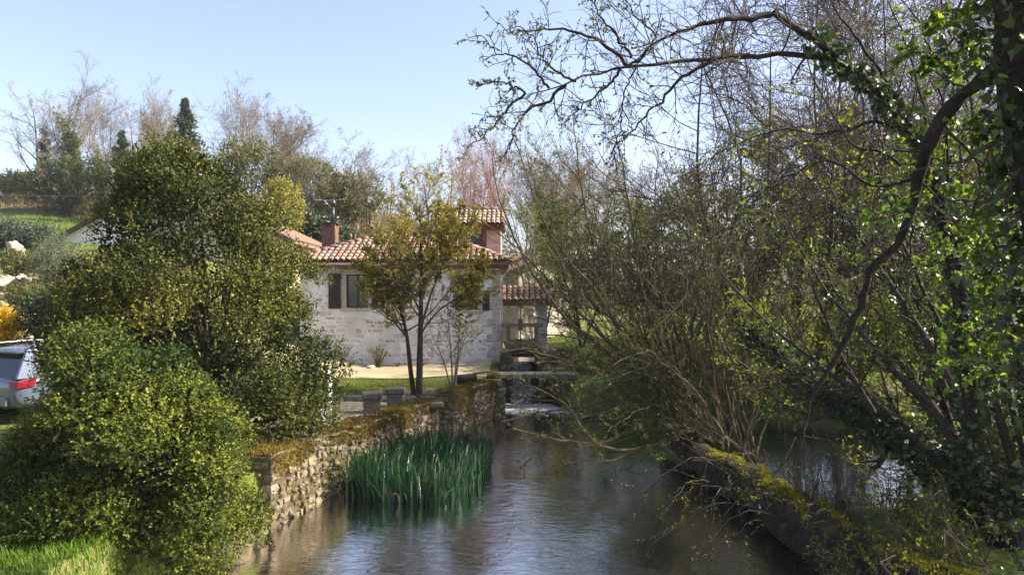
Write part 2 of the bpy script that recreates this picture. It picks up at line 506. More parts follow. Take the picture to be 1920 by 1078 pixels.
M['terrain'] = terrain_mat()
M['water'] = water_mat('water', True)
M['water_chute'] = water_mat('water_chute')
mm, nt_, out_ = new_mat('falling_water')
mp_ = N(nt_, 'Mapping'); mp_.inputs['Scale'].default_value = (9, 1.2, 1.2)
nt_.links.new(geo_pos(nt_), mp_.inputs[0])
ns_ = noise(nt_, mp_.outputs[0], 2.2, 6, .7, .6)
principled(nt_, out_, ramp(nt_, ns_, [(.35, (.025, .03, .033)), (.6, (.075, .09, .10)), (.8, (.35, .37, .38))]), .25, .5, bump(nt_, ns_, 1, .06))
M['falling_water'] = mm


def carpaint():
    m, nt, out = new_mat('car_paint')
    p = principled(nt, out, (.10, .125, .18), .3, .5, None, .3)
    p.inputs['Coat Weight'].default_value = .8
    return m


M['carpaint'] = carpaint()
mm, nt_, out_ = new_mat('car_glass'); principled(nt_, out_, (.012, .014, .016), .05, .6); M['carglass'] = mm
mm, nt_, out_ = new_mat('lamp_red'); principled(nt_, out_, (.2, .008, .018), .15, .6); M['lampred'] = mm
mm, nt_, out_ = new_mat('chrome'); principled(nt_, out_, (.8, .8, .82), .15, .5, None, 1.0); M['chrome'] = mm
mm, nt_, out_ = new_mat('flower'); principled(nt_, out_, (.75, .6, .05), .6, .2); M['flower'] = mm

# ------------------------------------------------------------------ terrain and water
XS = [-90, -45, -16, -11, -5, 4, 30, 90]
PROF = {
    -90: [(-10, 1.5), (20, 2), (30, 6), (45, 9), (60, 12), (70, 15), (90, 19), (200, 24)],
    -45: [(-10, 1.2), (18, 1.2), (24, 3), (30, 5), (45, 7.2), (60, 10), (70, 13), (90, 16.5), (200, 22)],
    -16: [(-10, 1.1), (6, 1.0), (10, .9), (17, .75), (19.5, .95), (20.6, 2.15), (24, 2.5), (27, 4.2), (31, 5.4), (45, 6.4), (60, 8.6), (75, 12), (100, 15), (200, 19)],
    -11: [(-10, 1.1), (6, 1.0), (10, .9), (17, .75), (19.5, .9), (22, 1.5), (26, 2.2), (31, 3.6), (45, 5.0), (60, 7.2), (75, 10), (100, 13), (200, 17)],
    -5: [(-10, 1.1), (6, 1.0), (10, .87), (17, .8), (19.35, .8), (19.6, .96), (28, .94), (34, 1.3), (45, 2.5), (60, 4.8), (75, 7.5), (100, 10), (200, 14)],
    4: [(-10, 1.0), (4, .9), (10, .55), (20, .55), (24, 1.0), (28, 1.35), (40, 1.8), (60, 2.6), (75, 4), (100, 6), (200, 9)],
    30: [(-10, 1.2), (10, 1.0), (20, .9), (28, 1.4), (40, 2.0), (60, 3.0), (75, 4.5), (100, 7), (200, 10)],
    90: [(-10, 1.5), (40, 2), (100, 8), (200, 10)],
}
LBANK = np.array([(-20, -4.4), (4, -4.15), (9.4, -3.9), (11.3, -3.75), (19.3, -1.98), (19.5, -1.62), (22.3, -.5), (24, -.35), (27, -.15), (60, -.1)])
RBANK = np.array([(-20, 4.7), (10.4, 4.7), (11.2, 6.5), (13, 9), (18, 9.3), (20, 6.4), (21.2, 3.6), (22.8, 2.1), (24.4, 1.6), (27, 1.1), (60, 1.0)])


def zland(x, y):
    x = np.asarray(x, float); y = np.asarray(y, float)
    cols = np.stack([np.interp(y, [p[0] for p in PROF[k]], [p[1] for p in PROF[k]]) for k in XS], 0)
    f = np.interp(x, XS, np.arange(len(XS)))
    i = np.minimum(f.astype(int), len(XS) - 2); f = f - i
    f = f * f * (3 - 2 * f)
    return np.take_along_axis(cols, i[None], 0)[0] * (1 - f) + np.take_along_axis(cols, i[None] + 1, 0)[0] * f


def ss(a, b, x):
    t = np.clip((x - a) / (b - a), 0, 1)
    return t * t * (3 - 2 * t)


def zground(x, y):
    z = zland(x, y)
    xl = np.interp(y, LBANK[:, 0], LBANK[:, 1]); xr = np.interp(y, RBANK[:, 0], RBANK[:, 1])
    bed = np.where(y > 24.7, .02, -.55 + .12 * np.sin(x * 1.3 + y * .4))
    soft = np.where((y > 11.2) & (y < 25), .12, .7)
    wl = ss(0, 1, (x - xl) / soft + .5)
    wr = ss(0, 1, (xr - x) / .9 + .3)
    k = np.minimum(wl, wr) * ss(62, 50, y)
    return z * (1 - k) + bed * k


gx = np.concatenate([np.linspace(-160, -22, 40)[:-1], np.arange(-22, -6, .5), np.arange(-6, 3, .14), np.arange(3, 11, .3), np.linspace(11, 140, 40)])
gy = np.concatenate([np.linspace(-14, 4, 12)[:-1], np.arange(4, 30, .26), np.arange(30, 80, .8), np.linspace(80, 260, 30)])
GX, GY = np.meshgrid(gx, gy)
rg = np.random.default_rng(3)
GZ = zground(GX, GY)
bumpf = .05 * np.sin(GX * 1.7 + 1.3 * np.sin(GY * .9)) * np.sin(GY * 1.3 + GX * .4)
GZ = GZ + bumpf * np.where((GX > -9) & (GX < 0) & (GY > 10) & (GY < 29), .25, 1) + np.where(GY > 32, .25 * np.sin(GX * .5 + GY * .3) * np.sin(GY * .37), 0)
ny, nx = GX.shape
ii = np.arange(ny * nx).reshape(ny, nx)
FQ = np.stack([ii[:-1, :-1], ii[:-1, 1:], ii[1:, 1:], ii[1:, :-1]], -1).reshape(-1, 4)
tag(obj('terrain', np.stack([GX, GY, GZ], -1).reshape(-1, 3), FQ, M['terrain'], smooth=True), kind='structure')


def sheet(name, x0, x1, y0, y1, z, mat, n=(2, 2)):
    xs = np.linspace(x0, x1, n[0]); ys = np.linspace(y0, y1, n[1])
    A, B = np.meshgrid(xs, ys)
    i = np.arange(A.size).reshape(A.shape)
    F = np.stack([i[:-1, :-1], i[:-1, 1:], i[1:, 1:], i[1:, :-1]], -1).reshape(-1, 4)
    return tag(obj(name, np.stack([A, B, np.broadcast_to(z(A, B) if callable(z) else z, A.shape)], -1).reshape(-1, 3), F, mat, smooth=True), kind='structure')


sheet('stream_water', -6, 11, -14, 24.75, 0.0, M['water'])
# sloping chute of water that slips under the footbridge
sheet('water_chute', -.12, .78, 24.6, 27.6, lambda a, b: np.interp(b, [24.6, 25.2, 27.6], [.02, .55, 1.15]) + .03 * np.sin(a * 13) * np.sin(b * 5) - .25 * np.abs((a - .33) / .45) ** 6, M['falling_water'], (24, 40))
sheet('millrace_water', -.3, 1.2, 27.6, 46, 1.15, M['water_chute'])


# gravel forecourt and trodden path, each lying just above the ground
def drape(name, poly_l, poly_r, y0, y1, mat, nxs=24, nys=30, dz=.012):
    ys = np.linspace(y0, y1, nys)
    xl = np.interp(ys, *zip(*poly_l)); xr = np.interp(ys, *zip(*poly_r))
    u = np.linspace(0, 1, nxs)
    X = xl[:, None] * (1 - u) + xr[:, None] * u
    Y = np.broadcast_to(ys[:, None], X.shape)
    i = np.arange(X.size).reshape(X.shape)
    F = np.stack([i[:-1, :-1], i[:-1, 1:], i[1:, 1:], i[1:, :-1]], -1).reshape(-1, 4)
    Z = zground(X, Y) + dz + .012 + .05 * .25 * np.abs(np.sin(X * 1.7))
    return tag(obj(name, np.stack([X, Y, Z], -1).reshape(-1, 3), F, mat, smooth=True), kind='structure')


drape('gravel_forecourt', [(23.4, -9.0), (28.2, -11)], [(23.4, -3.2), (24.2, -1.8), (25, -.75), (28.2, -.75)], 23.4, 28.05, M['gravel'])
drape('trodden_path', [(11.6, -6.2), (19.3, -5.6)], [(11.6, -4.35), (19.3, -2.55)], 11.6, 19.3, M['path_soil'])

# ------------------------------------------------------------------ unit stones and tiles (shared mesh data)
def unit_stone(seed, sq=.6, jit=.06):
    r = np.random.default_rng(seed)
    V, F = [], []
    idx = {}
    def vid(p):
        k = tuple(np.round(p, 4))
        if k not in idx:
            idx[k] = len(V); V.append(p)
        return idx[k]
    g = [-1, 0, 1]
    for ax in range(3):
        for s in (-1, 1):
            for i in range(2):
                for j in range(2):
                    q = []
                    for a, b in ((i, j), (i + 1, j), (i + 1, j + 1), (i, j + 1)):
                        p = [0, 0, 0]; p[ax] = s; p[(ax + 1) % 3] = g[a]; p[(ax + 2) % 3] = g[b]
                        q.append(vid(tuple(p)))
                    F.append(q if s > 0 else q[::-1])
    V = np.array(V, float)
    ln = np.linalg.norm(V, axis=1, keepdims=True)
    V = V * (sq + (1 - sq) / ln * 1.15)
    V += r.normal(size=V.shape) * jit
    V /= np.abs(V).max(0)
    return V * .5, np.array(F)


STONES = {}
for key, mat, sq, jit in (('rub', 'stone', .7, .1), ('flat', 'stone_pale', .8, .05), ('rock', 'rock', .5, .14), ('grey', 'stone_grey', .75, .06)):
    STONES[key] = []
    for k in range(10):
        V, F = unit_stone(k * 7 + len(key) * 31 + ord(key[0]), sq, jit)
        STONES[key].append(mesh_data('stone', V, F, M[mat], smooth=(key in ('rock', 'grey'))))


def stone(parent, kind, pos, size, rz, rng, name='stone', tilt=.06):
    me = STONES[kind][rng.integers(10)]
    o = bpy.data.objects.new(name, me)
    COL.objects.link(o)
    o.parent = parent
    o.location = pos
    o.rotation_euler = (rng.normal() * tilt, rng.normal() * tilt, rz)
    o.scale = size
    return o


def face_stones(parent, kind, p0, p1, zb, zt, rng, w=(.16, .34), h=(.10, .2), depth=.2, proud=.05, gap=.02, skip=None, tilt=.05, most=300, jit=.008):
    """lay stones over a vertical face from p0 to p1 (plan); outward normal is right of p0->p1. zb, zt: functions of s in 0..1"""
    p0 = np.array(p0, float); p1 = np.array(p1, float)
    d = p1 - p0; L = np.linalg.norm(d); d /= L
    nrmv = np.array([d[1], -d[0]])
    rz = math.atan2(d[1], d[0])
    out = []
    zmin = min(zb(0), zb(1)); zmax = max(zt(0), zt(1))
    z = zmin
    while z < zmax - .03:
        hh = rng.uniform(*h)
        s = -rng.uniform(0, w[0])
        while s < L:
            ww = rng.uniform(*w)
            c = s + ww / 2
            u = c / L
            h2 = hh * rng.uniform(.72, 1.15)
            zc = z + hh / 2 + rng.normal() * jit
            if 0 < u < 1 and zb(u) - .05 < zc and zc + h2 * .3 < zt(u) and s > -.05 and s + ww < L + .06 and not (skip and skip(p0 + d * c, zc, ww, h2)):
                pr = proud * rng.uniform(.4, 1.1)
                xy = p0 + d * c + nrmv * (pr - depth / 2)
                out.append(((xy[0], xy[1], zc), (ww - gap, depth, h2 - gap)))
            s += ww
        z += hh
    for pos, size in out[:most]:
        stone(parent, kind, pos, size, rz, rng, tilt=tilt)
    return len(out)


def tile_mesh(L=.46, r0=.1, r1=.082, th=.014, seg=6):
    a = np.linspace(0, PI, seg + 1)
    def arc(r, y, lift): return np.stack([-np.cos(a) * r, np.full(seg + 1, y), np.sin(a) * r * .85 + lift], 1)
    V = np.concatenate([arc(r0, 0, .03), arc(r1, L, 0), arc(r0 - th, 0, .03), arc(r1 - th, L, 0)])
    n = seg + 1
    F = []
    for i in range(seg):
        F += [(i, i + 1, n + i + 1, n + i), (2 * n + i, 3 * n + i, 3 * n + i + 1, 2 * n + i + 1), (i, 2 * n + i, 2 * n + i + 1, i + 1)]
    F += [(0, n, 3 * n, 2 * n), (n - 1, 3 * n - 1, 4 * n - 1, 2 * n - 1)]
    return V, np.array(F)


TV, TF = tile_mesh()
TILE = {k: mesh_data('tile', TV, TF, M[k], smooth=True) for k in ('tile', 'tile_old')}


def tile_frame(origin, along, up):
    """matrix: x = along, y = up slope, z = slope normal"""
    x = Vector(along).normalized(); y = Vector(up).normalized(); z = x.cross(y)
    m = Matrix((x, y, z)).transposed().to_4x4()
    m.translation = Vector(origin)
    return m


def put_tile(parent, mat, m, rng, sc=1.0, name='tile'):
    o = bpy.data.objects.new(name, TILE[mat])
    COL.objects.link(o)
    o.parent = parent
    j = Matrix.Rotation(rng.normal() * .02, 4, 'Z') @ Matrix.Rotation(rng.normal() * .015, 4, 'X')
    o.matrix_local = m @ j @ Matrix.Diagonal((sc, 1, sc, 1))
    return o


def tile_slope(parent, mat, eave0, eave1, up, length_at, rng, pitch=.222, expo=.36, joined=False):
    """rows of canal tiles; eave0->eave1 along the eave, 'up' = slope vector, length_at(s) = slope length at distance s"""
    e0 = Vector(eave0); e1 = Vector(eave1)
    al = (e1 - e0); L = al.length; al.normalize(); up = Vector(up).normalized()
    nrm_ = al.cross(up)
    n = int(L / pitch)
    ms = []
    for i in range(n + 1):
        s = (i + .5) * L / (n + 1)
        k = 0
        while k * expo < length_at(s) - .12:
            ms.append(tile_frame(e0 + al * s + up * (k * expo - .06 + rng.normal() * .006) + nrm_ * .035, al, up))
            k += 1
    if joined:
        V = []
        for m in ms:
            R = np.array(m)
            V.append(TV @ R[:3, :3].T + R[:3, 3])
        F = np.concatenate([TF + i * len(TV) for i in range(len(ms))])
        return obj('tile', np.concatenate(V), F, M[mat], parent, smooth=True, kind='stuff')
    for m in ms: put_tile(parent, mat, m, rng)
    return len(ms)


def cap_row(parent, mat, a, b, rng, expo=.38, sc=1.25):
    a = Vector(a); b = Vector(b); d = b - a; L = d.length; d.normalize()
    side = d.cross(Vector((0, 0, 1))).normalized()
    for k in range(int(L / expo) + 1):
        put_tile(parent, mat, tile_frame(a + d * (k * expo), side, d), rng, sc)


# ------------------------------------------------------------------ the mill house
rng = np.random.default_rng(11)
HX0, HX1, HY, HZ0, HZ1 = -7.95, -.44, 28.0, .7, 4.74
house = empty('mill_house', (0, 0, 0), 'low stone mill house with a hipped orange tile roof beyond the lawn', 'house')
WIN = (-6.24, -5.40, 3.13, 4.39)
WIN2 = (-1.68, -1.28, 3.05, 3.75)
mb = MB()
t = .4
xs = [HX0, WIN[0], WIN[1], WIN2[0], WIN2[1], HX1]
mb.box((xs[0], HY, HZ0), (xs[1], HY + t, HZ1)); mb.box((xs[2], HY, HZ0), (xs[3], HY + t, HZ1)); mb.box((xs[4], HY, HZ0), (xs[5], HY + t, HZ1))
for w in (WIN, WIN2):
    mb.box((w[0], HY, HZ0), (w[1], HY + t, w[2])); mb.box((w[0], HY, w[3]), (w[1], HY + t, HZ1))
mb.box((HX0, HY + t, HZ0), (HX0 + t, HY + 6, HZ1)); mb.box((HX1 - t, HY + t, HZ0), (HX1, HY + 6, HZ1)); mb.box((HX0 + t, HY + 5.6, HZ0), (HX1 - t, HY + 6, HZ1))
wall = mb.build('wall', M['mortar'], house)


def skip_win(p, z, w, h):
    for q in (WIN, WIN2):
        if q[0] - .17 - w / 2 < p[0] < q[1] + .17 + w / 2 and q[2] - .16 - h / 2 < z < q[3] + .2 + h / 2: return True
    return False


face_stones(wall, 'flat', (-7.4, HY), (HX1 - .02, HY), lambda u: .98, lambda u: 4.66, rng, (.16, .5), (.11, .23), .1, .014, .035, lambda *a: skip_win(*a) or rng.random() < .3, .012)
# quoins of dressed stone on the right corner, jambs, lintel and sill of the windows
z = .96; k = 0
while z < 4.5:
    h = rng.uniform(.26, .34)
    MB().box((HX1 - (.5 if k % 2 else .3), HY - .022, z), (HX1 + .022, HY + (.25 if k % 2 else .45), z + h - .02)).build('quoin', M['limestone'], wall, .012)
    z += h; k += 1
for w in (WIN, WIN2):
    for x0, x1 in ((w[0] - .15, w[0]), (w[1], w[1] + .15)):
        n = 3 if w is WIN else 2
        for q in range(n):
            a = w[2] + (w[3] - w[2]) * q / n; b = w[2] + (w[3] - w[2]) * (q + 1) / n
            MB().box((x0 + .004, HY - .018, a + .008), (x1 - .002, HY + .1, b - .008)).build('jamb_stone', M['limestone'], wall, .008)
    MB().box((w[0] - .2, HY - .02, w[3] + .004), (w[1] + .2, HY + .1, w[3] + .2)).build('lintel', M['limestone'], wall, .008)
    MB().box((w[0] - .2, HY - .05, w[2] - .12), (w[1] + .2, HY + .1, w[2] - .004)).build('sill', M['limestone'], wall, .01)


def window(parent, w, y):
    x0, x1, z0, z1 = w
    f = MB(); b = .05
    f.box((x0, y, z0), (x0 + b, y + .06, z1)); f.box((x1 - b, y, z0), (x1, y + .06, z1))
    f.box((x0 + b, y, z0), (x1 - b, y + .06, z0 + b)); f.box((x0 + b, y, z1 - b), (x1 - b, y + .06, z1))
    xm = (x0 + x1) / 2
    f.box((xm - .025, y + .002, z0 + b), (xm + .025, y + .058, z1 - b))
    wo = f.build('window', M['wood_dark'], parent)
    for a, c in ((x0 + b, xm - .025), (xm + .025, x1 - b)):
        MB().box((a, y + .025, z0 + b), (c, y + .033, z1 - b)).build('pane', M['glass'], wo)
        nn = 14
        xx = np.linspace(a + .01, c - .01, nn); yy = y + .14 + .015 * np.sin(np.arange(nn) * 1.9)
        V = np.concatenate([np.stack([xx, yy, np.full(nn, z0 + .02)], 1), np.stack([xx, yy, np.full(nn, z1 - .02)], 1)])
        i = np.arange(nn - 1)
        obj('curtain', V, np.stack([i, i + 1, nn + i + 1, nn + i], 1), M['curtain'], wo)
    MB().box((x0 - .3, y + .5, z0 - .3), (x1 + .3, y + .55, z1 + .3)).build('dark_room_panel', M['interior'], wo)  # dark panel whose colour stands in for the unlit room
    return wo


window(house, WIN, HY + .16)
window(house, WIN2, HY + .16)


def shutter(parent, x0, x1, z0, z1, y=HY - .075):
    n = 3
    s = MB()
    so = empty('shutter', (0, 0, 0)); so.parent = parent
    for bz in (z0 + .16, z1 - .22): MB().box((x0 + .01, y - .026, bz), (x1 - .01, y - .001, bz + .09)).build('batten', M['wood_dark'], so)
    for k in range(n):
        a = x0 + (x1 - x0) * k / n; b = x0 + (x1 - x0) * (k + 1) / n
        MB().box((a + .003, y, z0), (b - .003, y + .03, z1)).build('plank', M['wood_dark'], so)
    for bz in (z0 + .18, z1 - .2): MB().box((x0 - .05 if x0 > -5.5 else x1 - .02, y - .034, bz), (x0 + .02 if x0 > -5.5 else x1 + .05, y - .027, bz + .04)).build('hinge', M['metal_black'], so)


shutter(house, -6.87, -6.40, 3.1, 4.42)
shutter(house, -5.24, -4.78, 3.1, 4.42)
shutter(house, -2.13, -1.86, 3.03, 3.78)
shutter(house, -1.1, -.84, 3.03, 3.78)

# main roof
EZ, EY0, EY1, EX0, EX1, PT = 4.84, 27.55, 34.45, -8.35, -.06, .40
DD = (EY1 - EY0) / 2
RZ = EZ + DD * PT; RY = EY0 + DD
RX0, RX1 = EX0 + DD, EX1 - DD
V = [(EX0, EY0, EZ), (EX1, EY0, EZ), (EX1, EY1, EZ), (EX0, EY1, EZ), (RX0, RY, RZ), (RX1, RY, RZ),
     (EX0, EY0, EZ - .06), (EX1, EY0, EZ - .06), (EX1, EY1, EZ - .06), (EX0, EY1, EZ - .06)]
roof = MB().add(V, [(0, 1, 5, 4), (1, 2, 5), (2, 3, 4, 5), (3, 0, 4), (6, 9, 8, 7), (0, 6, 7, 1), (1, 7, 8, 2), (2, 8, 9, 3), (3, 9, 6, 0)]).build('roof', M['roof_deck'], house)
sl = math.sqrt(1 + PT * PT)
upv = (0, 1, PT)
tile_slope(roof, 'tile', (EX0, EY0, EZ), (EX1, EY0, EZ), upv, lambda s: min(s, (EX1 - EX0) - s, DD) * sl, rng)
tile_slope(roof, 'tile', (EX1, EY0, EZ), (EX1, EY1, EZ), (-1, 0, PT), lambda s: min(s, (EY1 - EY0) - s, DD) * sl, rng, joined=True)
up_ = .045
for a, b in (((EX0, EY0, EZ + up_), (RX0, RY, RZ + up_)), ((EX1, EY0, EZ + up_), (RX1, RY, RZ + up_)), ((RX0, RY, RZ + up_), (RX1, RY, RZ + up_))):
    cap_row(roof, 'tile', a, b, rng)
MB().box((EX0 + .12, EY0 + .1, EZ - .26), (EX1 - .12, EY0 + .14, EZ - .062)).build('fascia_board', M['wood_red'], house)
MB().box((EX0 + .12, EY0 + .142, EZ - .14), (EX1 - .12, HY - .004, EZ - .1)).build('soffit', M['wood_red'], house)
MB().box((EX1 - .16, EY0 + .1, EZ - .26), (EX1 - .12, EY1, EZ - .062)).build('fascia_board', M['wood_red'], house)
a = np.linspace(PI, 2 * PI, 7)
for nm, x0, x1, mt in (('gutter', EX0 - .02, -1.6, 'metal_grey'), ('gutter', -1.6, EX1 + .06, 'zinc')):
    prof = np.stack([np.cos(a) * .065, np.sin(a) * .065], 1)
    Vg = [(x, EY0 + .02 + p[0], EZ - .055 + p[1]) for x in (x0, x1) for p in prof]
    Fg = [(i, i + 1, 8 + i, 7 + i) for i in range(6)] + [tuple(range(7)), tuple(range(13, 6, -1))]
    MB().add(Vg, Fg).build(nm, M[mt], house)
MB().tube([(EX1 - .02, EY0 + .02, EZ - .12), (EX1 - .05, EY0 + .12, EZ - .3), (HX1 + .06, HY + .05, EZ - .55), (HX1 + .06, HY + .08, 1.0)], .035, 8).build('downpipe', M['metal_grey'], house, smooth=True)

# chimney: brick courses really laid, cap slab, flue pipe with cowl, aerial
ch = empty('chimney', (0, 0, 0)); ch.parent = house
cx0, cx1, cy0, cy1 = -7.42, -6.9, 29.1, 29.75
MB().box((cx0 + .012, cy0 + .012, 4.9), (cx1 - .012, cy1 - .012, 6.36)).build('chimney_core', M['mortar_dark'], ch)
bk = MB(); z = 5.0; k = 0
bl = .2
while z < 6.2:
    for (ax, lo, hi, fix) in (('x', cx0, cx1, cy0), ('x', cx0, cx1, cy1 - .1), ('y', cy0 + .1, cy1 - .1, cx0), ('y', cy0 + .1, cy1 - .1, cx1 - .1)):
        s = lo - (bl / 2 if k % 2 else 0)
        while s < hi - .02:
            a_, b_ = max(s, lo) + .004, min(s + bl, hi) - .004
            if b_ - a_ > .03:
                pj = rng.uniform(-.003, .004)
                if ax == 'x': bk.box((a_, fix + pj, z), (b_, fix + .1 + pj, z + .058))
                else: bk.box((fix + pj, a_, z), (fix + .1 + pj, b_, z + .058))
            s += bl
    z += .07; k += 1
bk.build('brick', M['brick'], ch, kind='stuff')
for x, y in ((cx0, cy0), (cx1 - .14, cy0), (cx0, cy1 - .14), (cx1 - .14, cy1 - .14)):
    MB().box((x, y, 6.19), (x + .14, y + .14, 6.40)).build('corner_brick', M['brick'], ch)
MB().box((cx0 - .06, cy0 - .06, 6.402), (cx1 + .06, cy1 + .06, 6.46)).build('cap_slab', M['metal_black'], ch, .01)
MB().tube([(-7.05, 29.4, 6.45), (-7.05, 29.4, 7.05)], .065, 10).build('flue_pipe', M['metal_black'], ch, smooth=True)
th = np.linspace(0, PI, 9)
cw = np.array([(0, 0, -np.cos(q)) for q in th]) * .15
MB().tube(np.array([-7.05, 29.4, 7.22]) + cw, np.maximum(np.sin(th) * .125, .01), 12).build('cowl', M['metal_black'], ch, smooth=True)
ae = MB().tube([(-7.12, 29.35, 7.03), (-7.36, 29.3, 7.32)], .014, 6)
ae.tube([(-7.75, 29.3, 7.36), (-7.3, 29.3, 7.32), (-6.85, 29.3, 7.33), (-6.55, 29.3, 7.4)], .004, 5)
for x in (-7.7, -7.55, -6.75, -6.6): ae.tube([(x, 29.15, 7.36), (x, 29.45, 7.36)], .004, 5)
ae.build('aerial', M['metal_grey'], ch)

# raised upper storey at the right end
TX0, TX1, TY = -2.95, -.46, 30.8
tower = empty('upper_storey', (0, 0, 0)); tower.parent = house
tw = MB()
tw.box((-1.05, TY, 4.9), (TX1, TY + .2, 6.42)); tw.box((TX0, TY + .25, 4.9), (-1.2, TY + .3, 6.42)); tw.box((TX1 - .2, TY + .2, 4.9), (TX1, TY + 2.6, 6.42)); tw.box((TX0, TY + .3, 4.9), (TX0 + .2, TY + 2.6, 6.42))
tw.build('upper_wall', M['render_pink'], tower)
MB().box((-1.2, TY - .02, 4.9), (-1.052, TY + .16, 6.3)).build('timber_post', M['wood_red'], tower)
MB().box((TX0, TY - .04, 6.302), (TX1 + .02, TY + .16, 6.44)).build('timber_beam', M['wood_red'], tower)
MB().box((-2.6, TY + .2, 5.2), (-1.3, TY + .24, 6.25)).build('dark_glazing', M['carglass'], tower)
for x in (-2.65, -1.95, -1.28): MB().box((x, TY + .17, 5.1), (x + .06, TY + .198, 6.3)).build('glazing_bar', M['wood_red'], tower)
te0, te1 = (-3.2, 30.35, 6.47), (-.3, 30.35, 6.47)
tr = MB().add([te0, te1, (-.3, 32.0, 7.2), (-3.2, 32.0, 7.2), (-.3, 33.65, 6.47), (-3.2, 33.65, 6.47),
               (-3.2, 30.35, 6.42), (-.3, 30.35, 6.42), (-.3, 33.65, 6.42), (-3.2, 33.65, 6.42)],
              [(0, 1, 2, 3), (3, 2, 4, 5), (6, 9, 8, 7), (0, 6, 7, 1), (4, 8, 9, 5), (1, 7, 8, 4, 2), (0, 3, 5, 9, 6)]).build('upper_roof', M['roof_deck'], tower)
for o in [tr]:
    pass
# the upper roof is its own part of the house so that its tiles stay sub-parts
tr.parent = house
tile_slope(tr, 'tile_old', te0, te1, (0, 1.65, .73), lambda s: 1.78, rng, pitch=.2)
cap_row(tr, 'tile', (-3.2, 32.0, 7.25), (-.3, 32.0, 7.25), rng)
MB().box((-3.15, 30.42, 6.3), (-.36, 30.46, 6.418)).build('fascia_board', M['wood_brown'], house)

# ------------------------------------------------------------------ sluice, shelter, slab bridge and abutments
sh = empty('sluice_shelter', (.4, 29, 1.2), 'small tiled shelter on a stone pillar beside the mill house', 'shelter')
sh.location = (0, 0, 0)
MB().box((.96, 28.75, 1.2), (1.36, 29.15, 3.32)).build('pillar', M['limestone'], sh, .02)
MB().box((.9, 28.7, 1.2), (1.42, 29.2, 1.62)).build('pillar_base', M['limestone'], sh, .02)
MB().box((-.42, 28.62, 3.2), (1.5, 28.8, 3.34)).build('beam', M['wood_weathered'], sh)
MB().box((-.42, 29.9, 3.6), (1.5, 30.05, 3.72)).build('beam', M['wood_weathered'], sh)
s0, s1 = (-.43, 28.45, 3.36), (1.55, 28.45, 3.36)
srf = MB().add([s0, s1, (1.55, 30.0, 3.86), (-.43, 30.0, 3.86), (-.43, 28.45, 3.345), (1.55, 28.45, 3.345), (1.55, 30, 3.82), (-.43, 30, 3.82)],
               [(0, 1, 2, 3), (4, 7, 6, 5), (0, 4, 5, 1), (1, 5, 6, 2), (2, 6, 7, 3), (3, 7, 4, 0)]).build('roof', M['roof_deck'], sh)
tile_slope(srf, 'tile', s0, s1, (0, 1.55, .5), lambda s: 1.6, rng)

sg = empty('sluice_gate', (0, 0, 0), 'weathered wooden sluice gate with iron rack rod under the shelter', 'sluice gate')
for x in (-.2, .82): MB().box((x, 27.7, 1.0), (x + .14, 27.86, 2.55)).build('post', M['wood_weathered'], sg)
MB().box((-.4, 27.66, 2.42), (1.15, 27.9, 2.56)).build('crossbeam', M['wood_weathered'], sg)
for k in range(4): MB().box((-.06, 27.74, 1.3 + k * .17), (.82, 27.8, 1.3 + k * .17 + .163)).build('board', M['wood_dark' if k < 2 else 'wood_weathered'], sg)
MB().tube([(.31, 27.7, 1.6), (.31, 27.7, 3.3)], .025, 6).build('rack_rod', M['metal_black'], sg)
MB().box((.23, 27.64, 2.3), (.4, 27.72, 2.72)).build('rack_box', M['wood_red'], sg)

for nm, lab, pts in (('millrace_abutment', 'pale cut stone abutment at the left of the sluice', [(-.46, 26.0, .2, .02, 27.6, 1.42), (-.44, 26.0, 1.42, -.1, 27.3, 1.6)]),
                     ('millrace_abutment', 'brown stone abutment at the right of the sluice', [(.86, 25.0, .2, 2.3, 27.6, 1.25), (.9, 26.6, 1.25, 2.2, 27.6, 1.62)])):
    ab = empty(nm, (0, 0, 0), lab, 'stonework')
    for (x0, y0, z0, x1, y1, z1) in pts:
        MB().box((x0 + .03, y0 + .03, z0), (x1 - .03, y1 - .03, z1 - .02)).build('core', M['mortar_dark'], ab)
        face_stones(ab, 'rub', (x0, y0), (x1, y0), lambda u: z0, lambda u: z1 + .02, rng, (.2, .42), (.14, .24), .2, .05)
        if x1 < .5: face_stones(ab, 'rub', (x1, y0), (x1, y1), lambda u: z0, lambda u: z1 + .02, rng, (.2, .42), (.14, .24), .2, .05)
        for qx in np.arange(x0 + .15, x1 - .05, .36):
            stone(ab, 'rub', (qx + .03, (y0 + y1) / 2, z1), (.34, y1 - y0, .1), 0, rng, 'coping_stone')

bs = empty('slab_footbridge', (0, 0, 0), 'thin stone slab footbridge across the stream below the mill', 'footbridge')
for x0, x1 in ((-.62, .72), (.735, 2.15)):
    MB().box((x0, 23.72, .93), (x1, 24.62, 1.075)).build('slab', M['stone_grey'], bs, .02)
MB().box((-.5, 24.64, .2), (-.12, 25.4, .99)).build('bearing', M['mortar_dark'], bs)
MB().box((1.5, 23.8, -.4), (2.2, 24.5, .925)).build('bearing', M['mortar_dark'], bs)
face_stones(bs, 'rub', (.9, 24.75), (2.0, 24.75), lambda u: -.2, lambda u: .9, rng, (.2, .42), (.14, .24), .2, .05)

# ------------------------------------------------------------------ retaining walls of the stream
def fibres(P, Nn, rng, h=(.02, .06), w=.006, lean=.5):
    """short tufts standing on points P with normal N"""
    n = len(P)
    d = nrm(Nn + lean * rng.normal(size=(n, 3)))
    L = rng.uniform(*h, n)[:, None]
    side = nrm(np.cross(d, rng.normal(size=(n, 3))))
    V = np.stack([P - side * w, P + side * w, P + d * L], 1).reshape(-1, 3)
    return V, np.arange(3 * n).reshape(-1, 3)


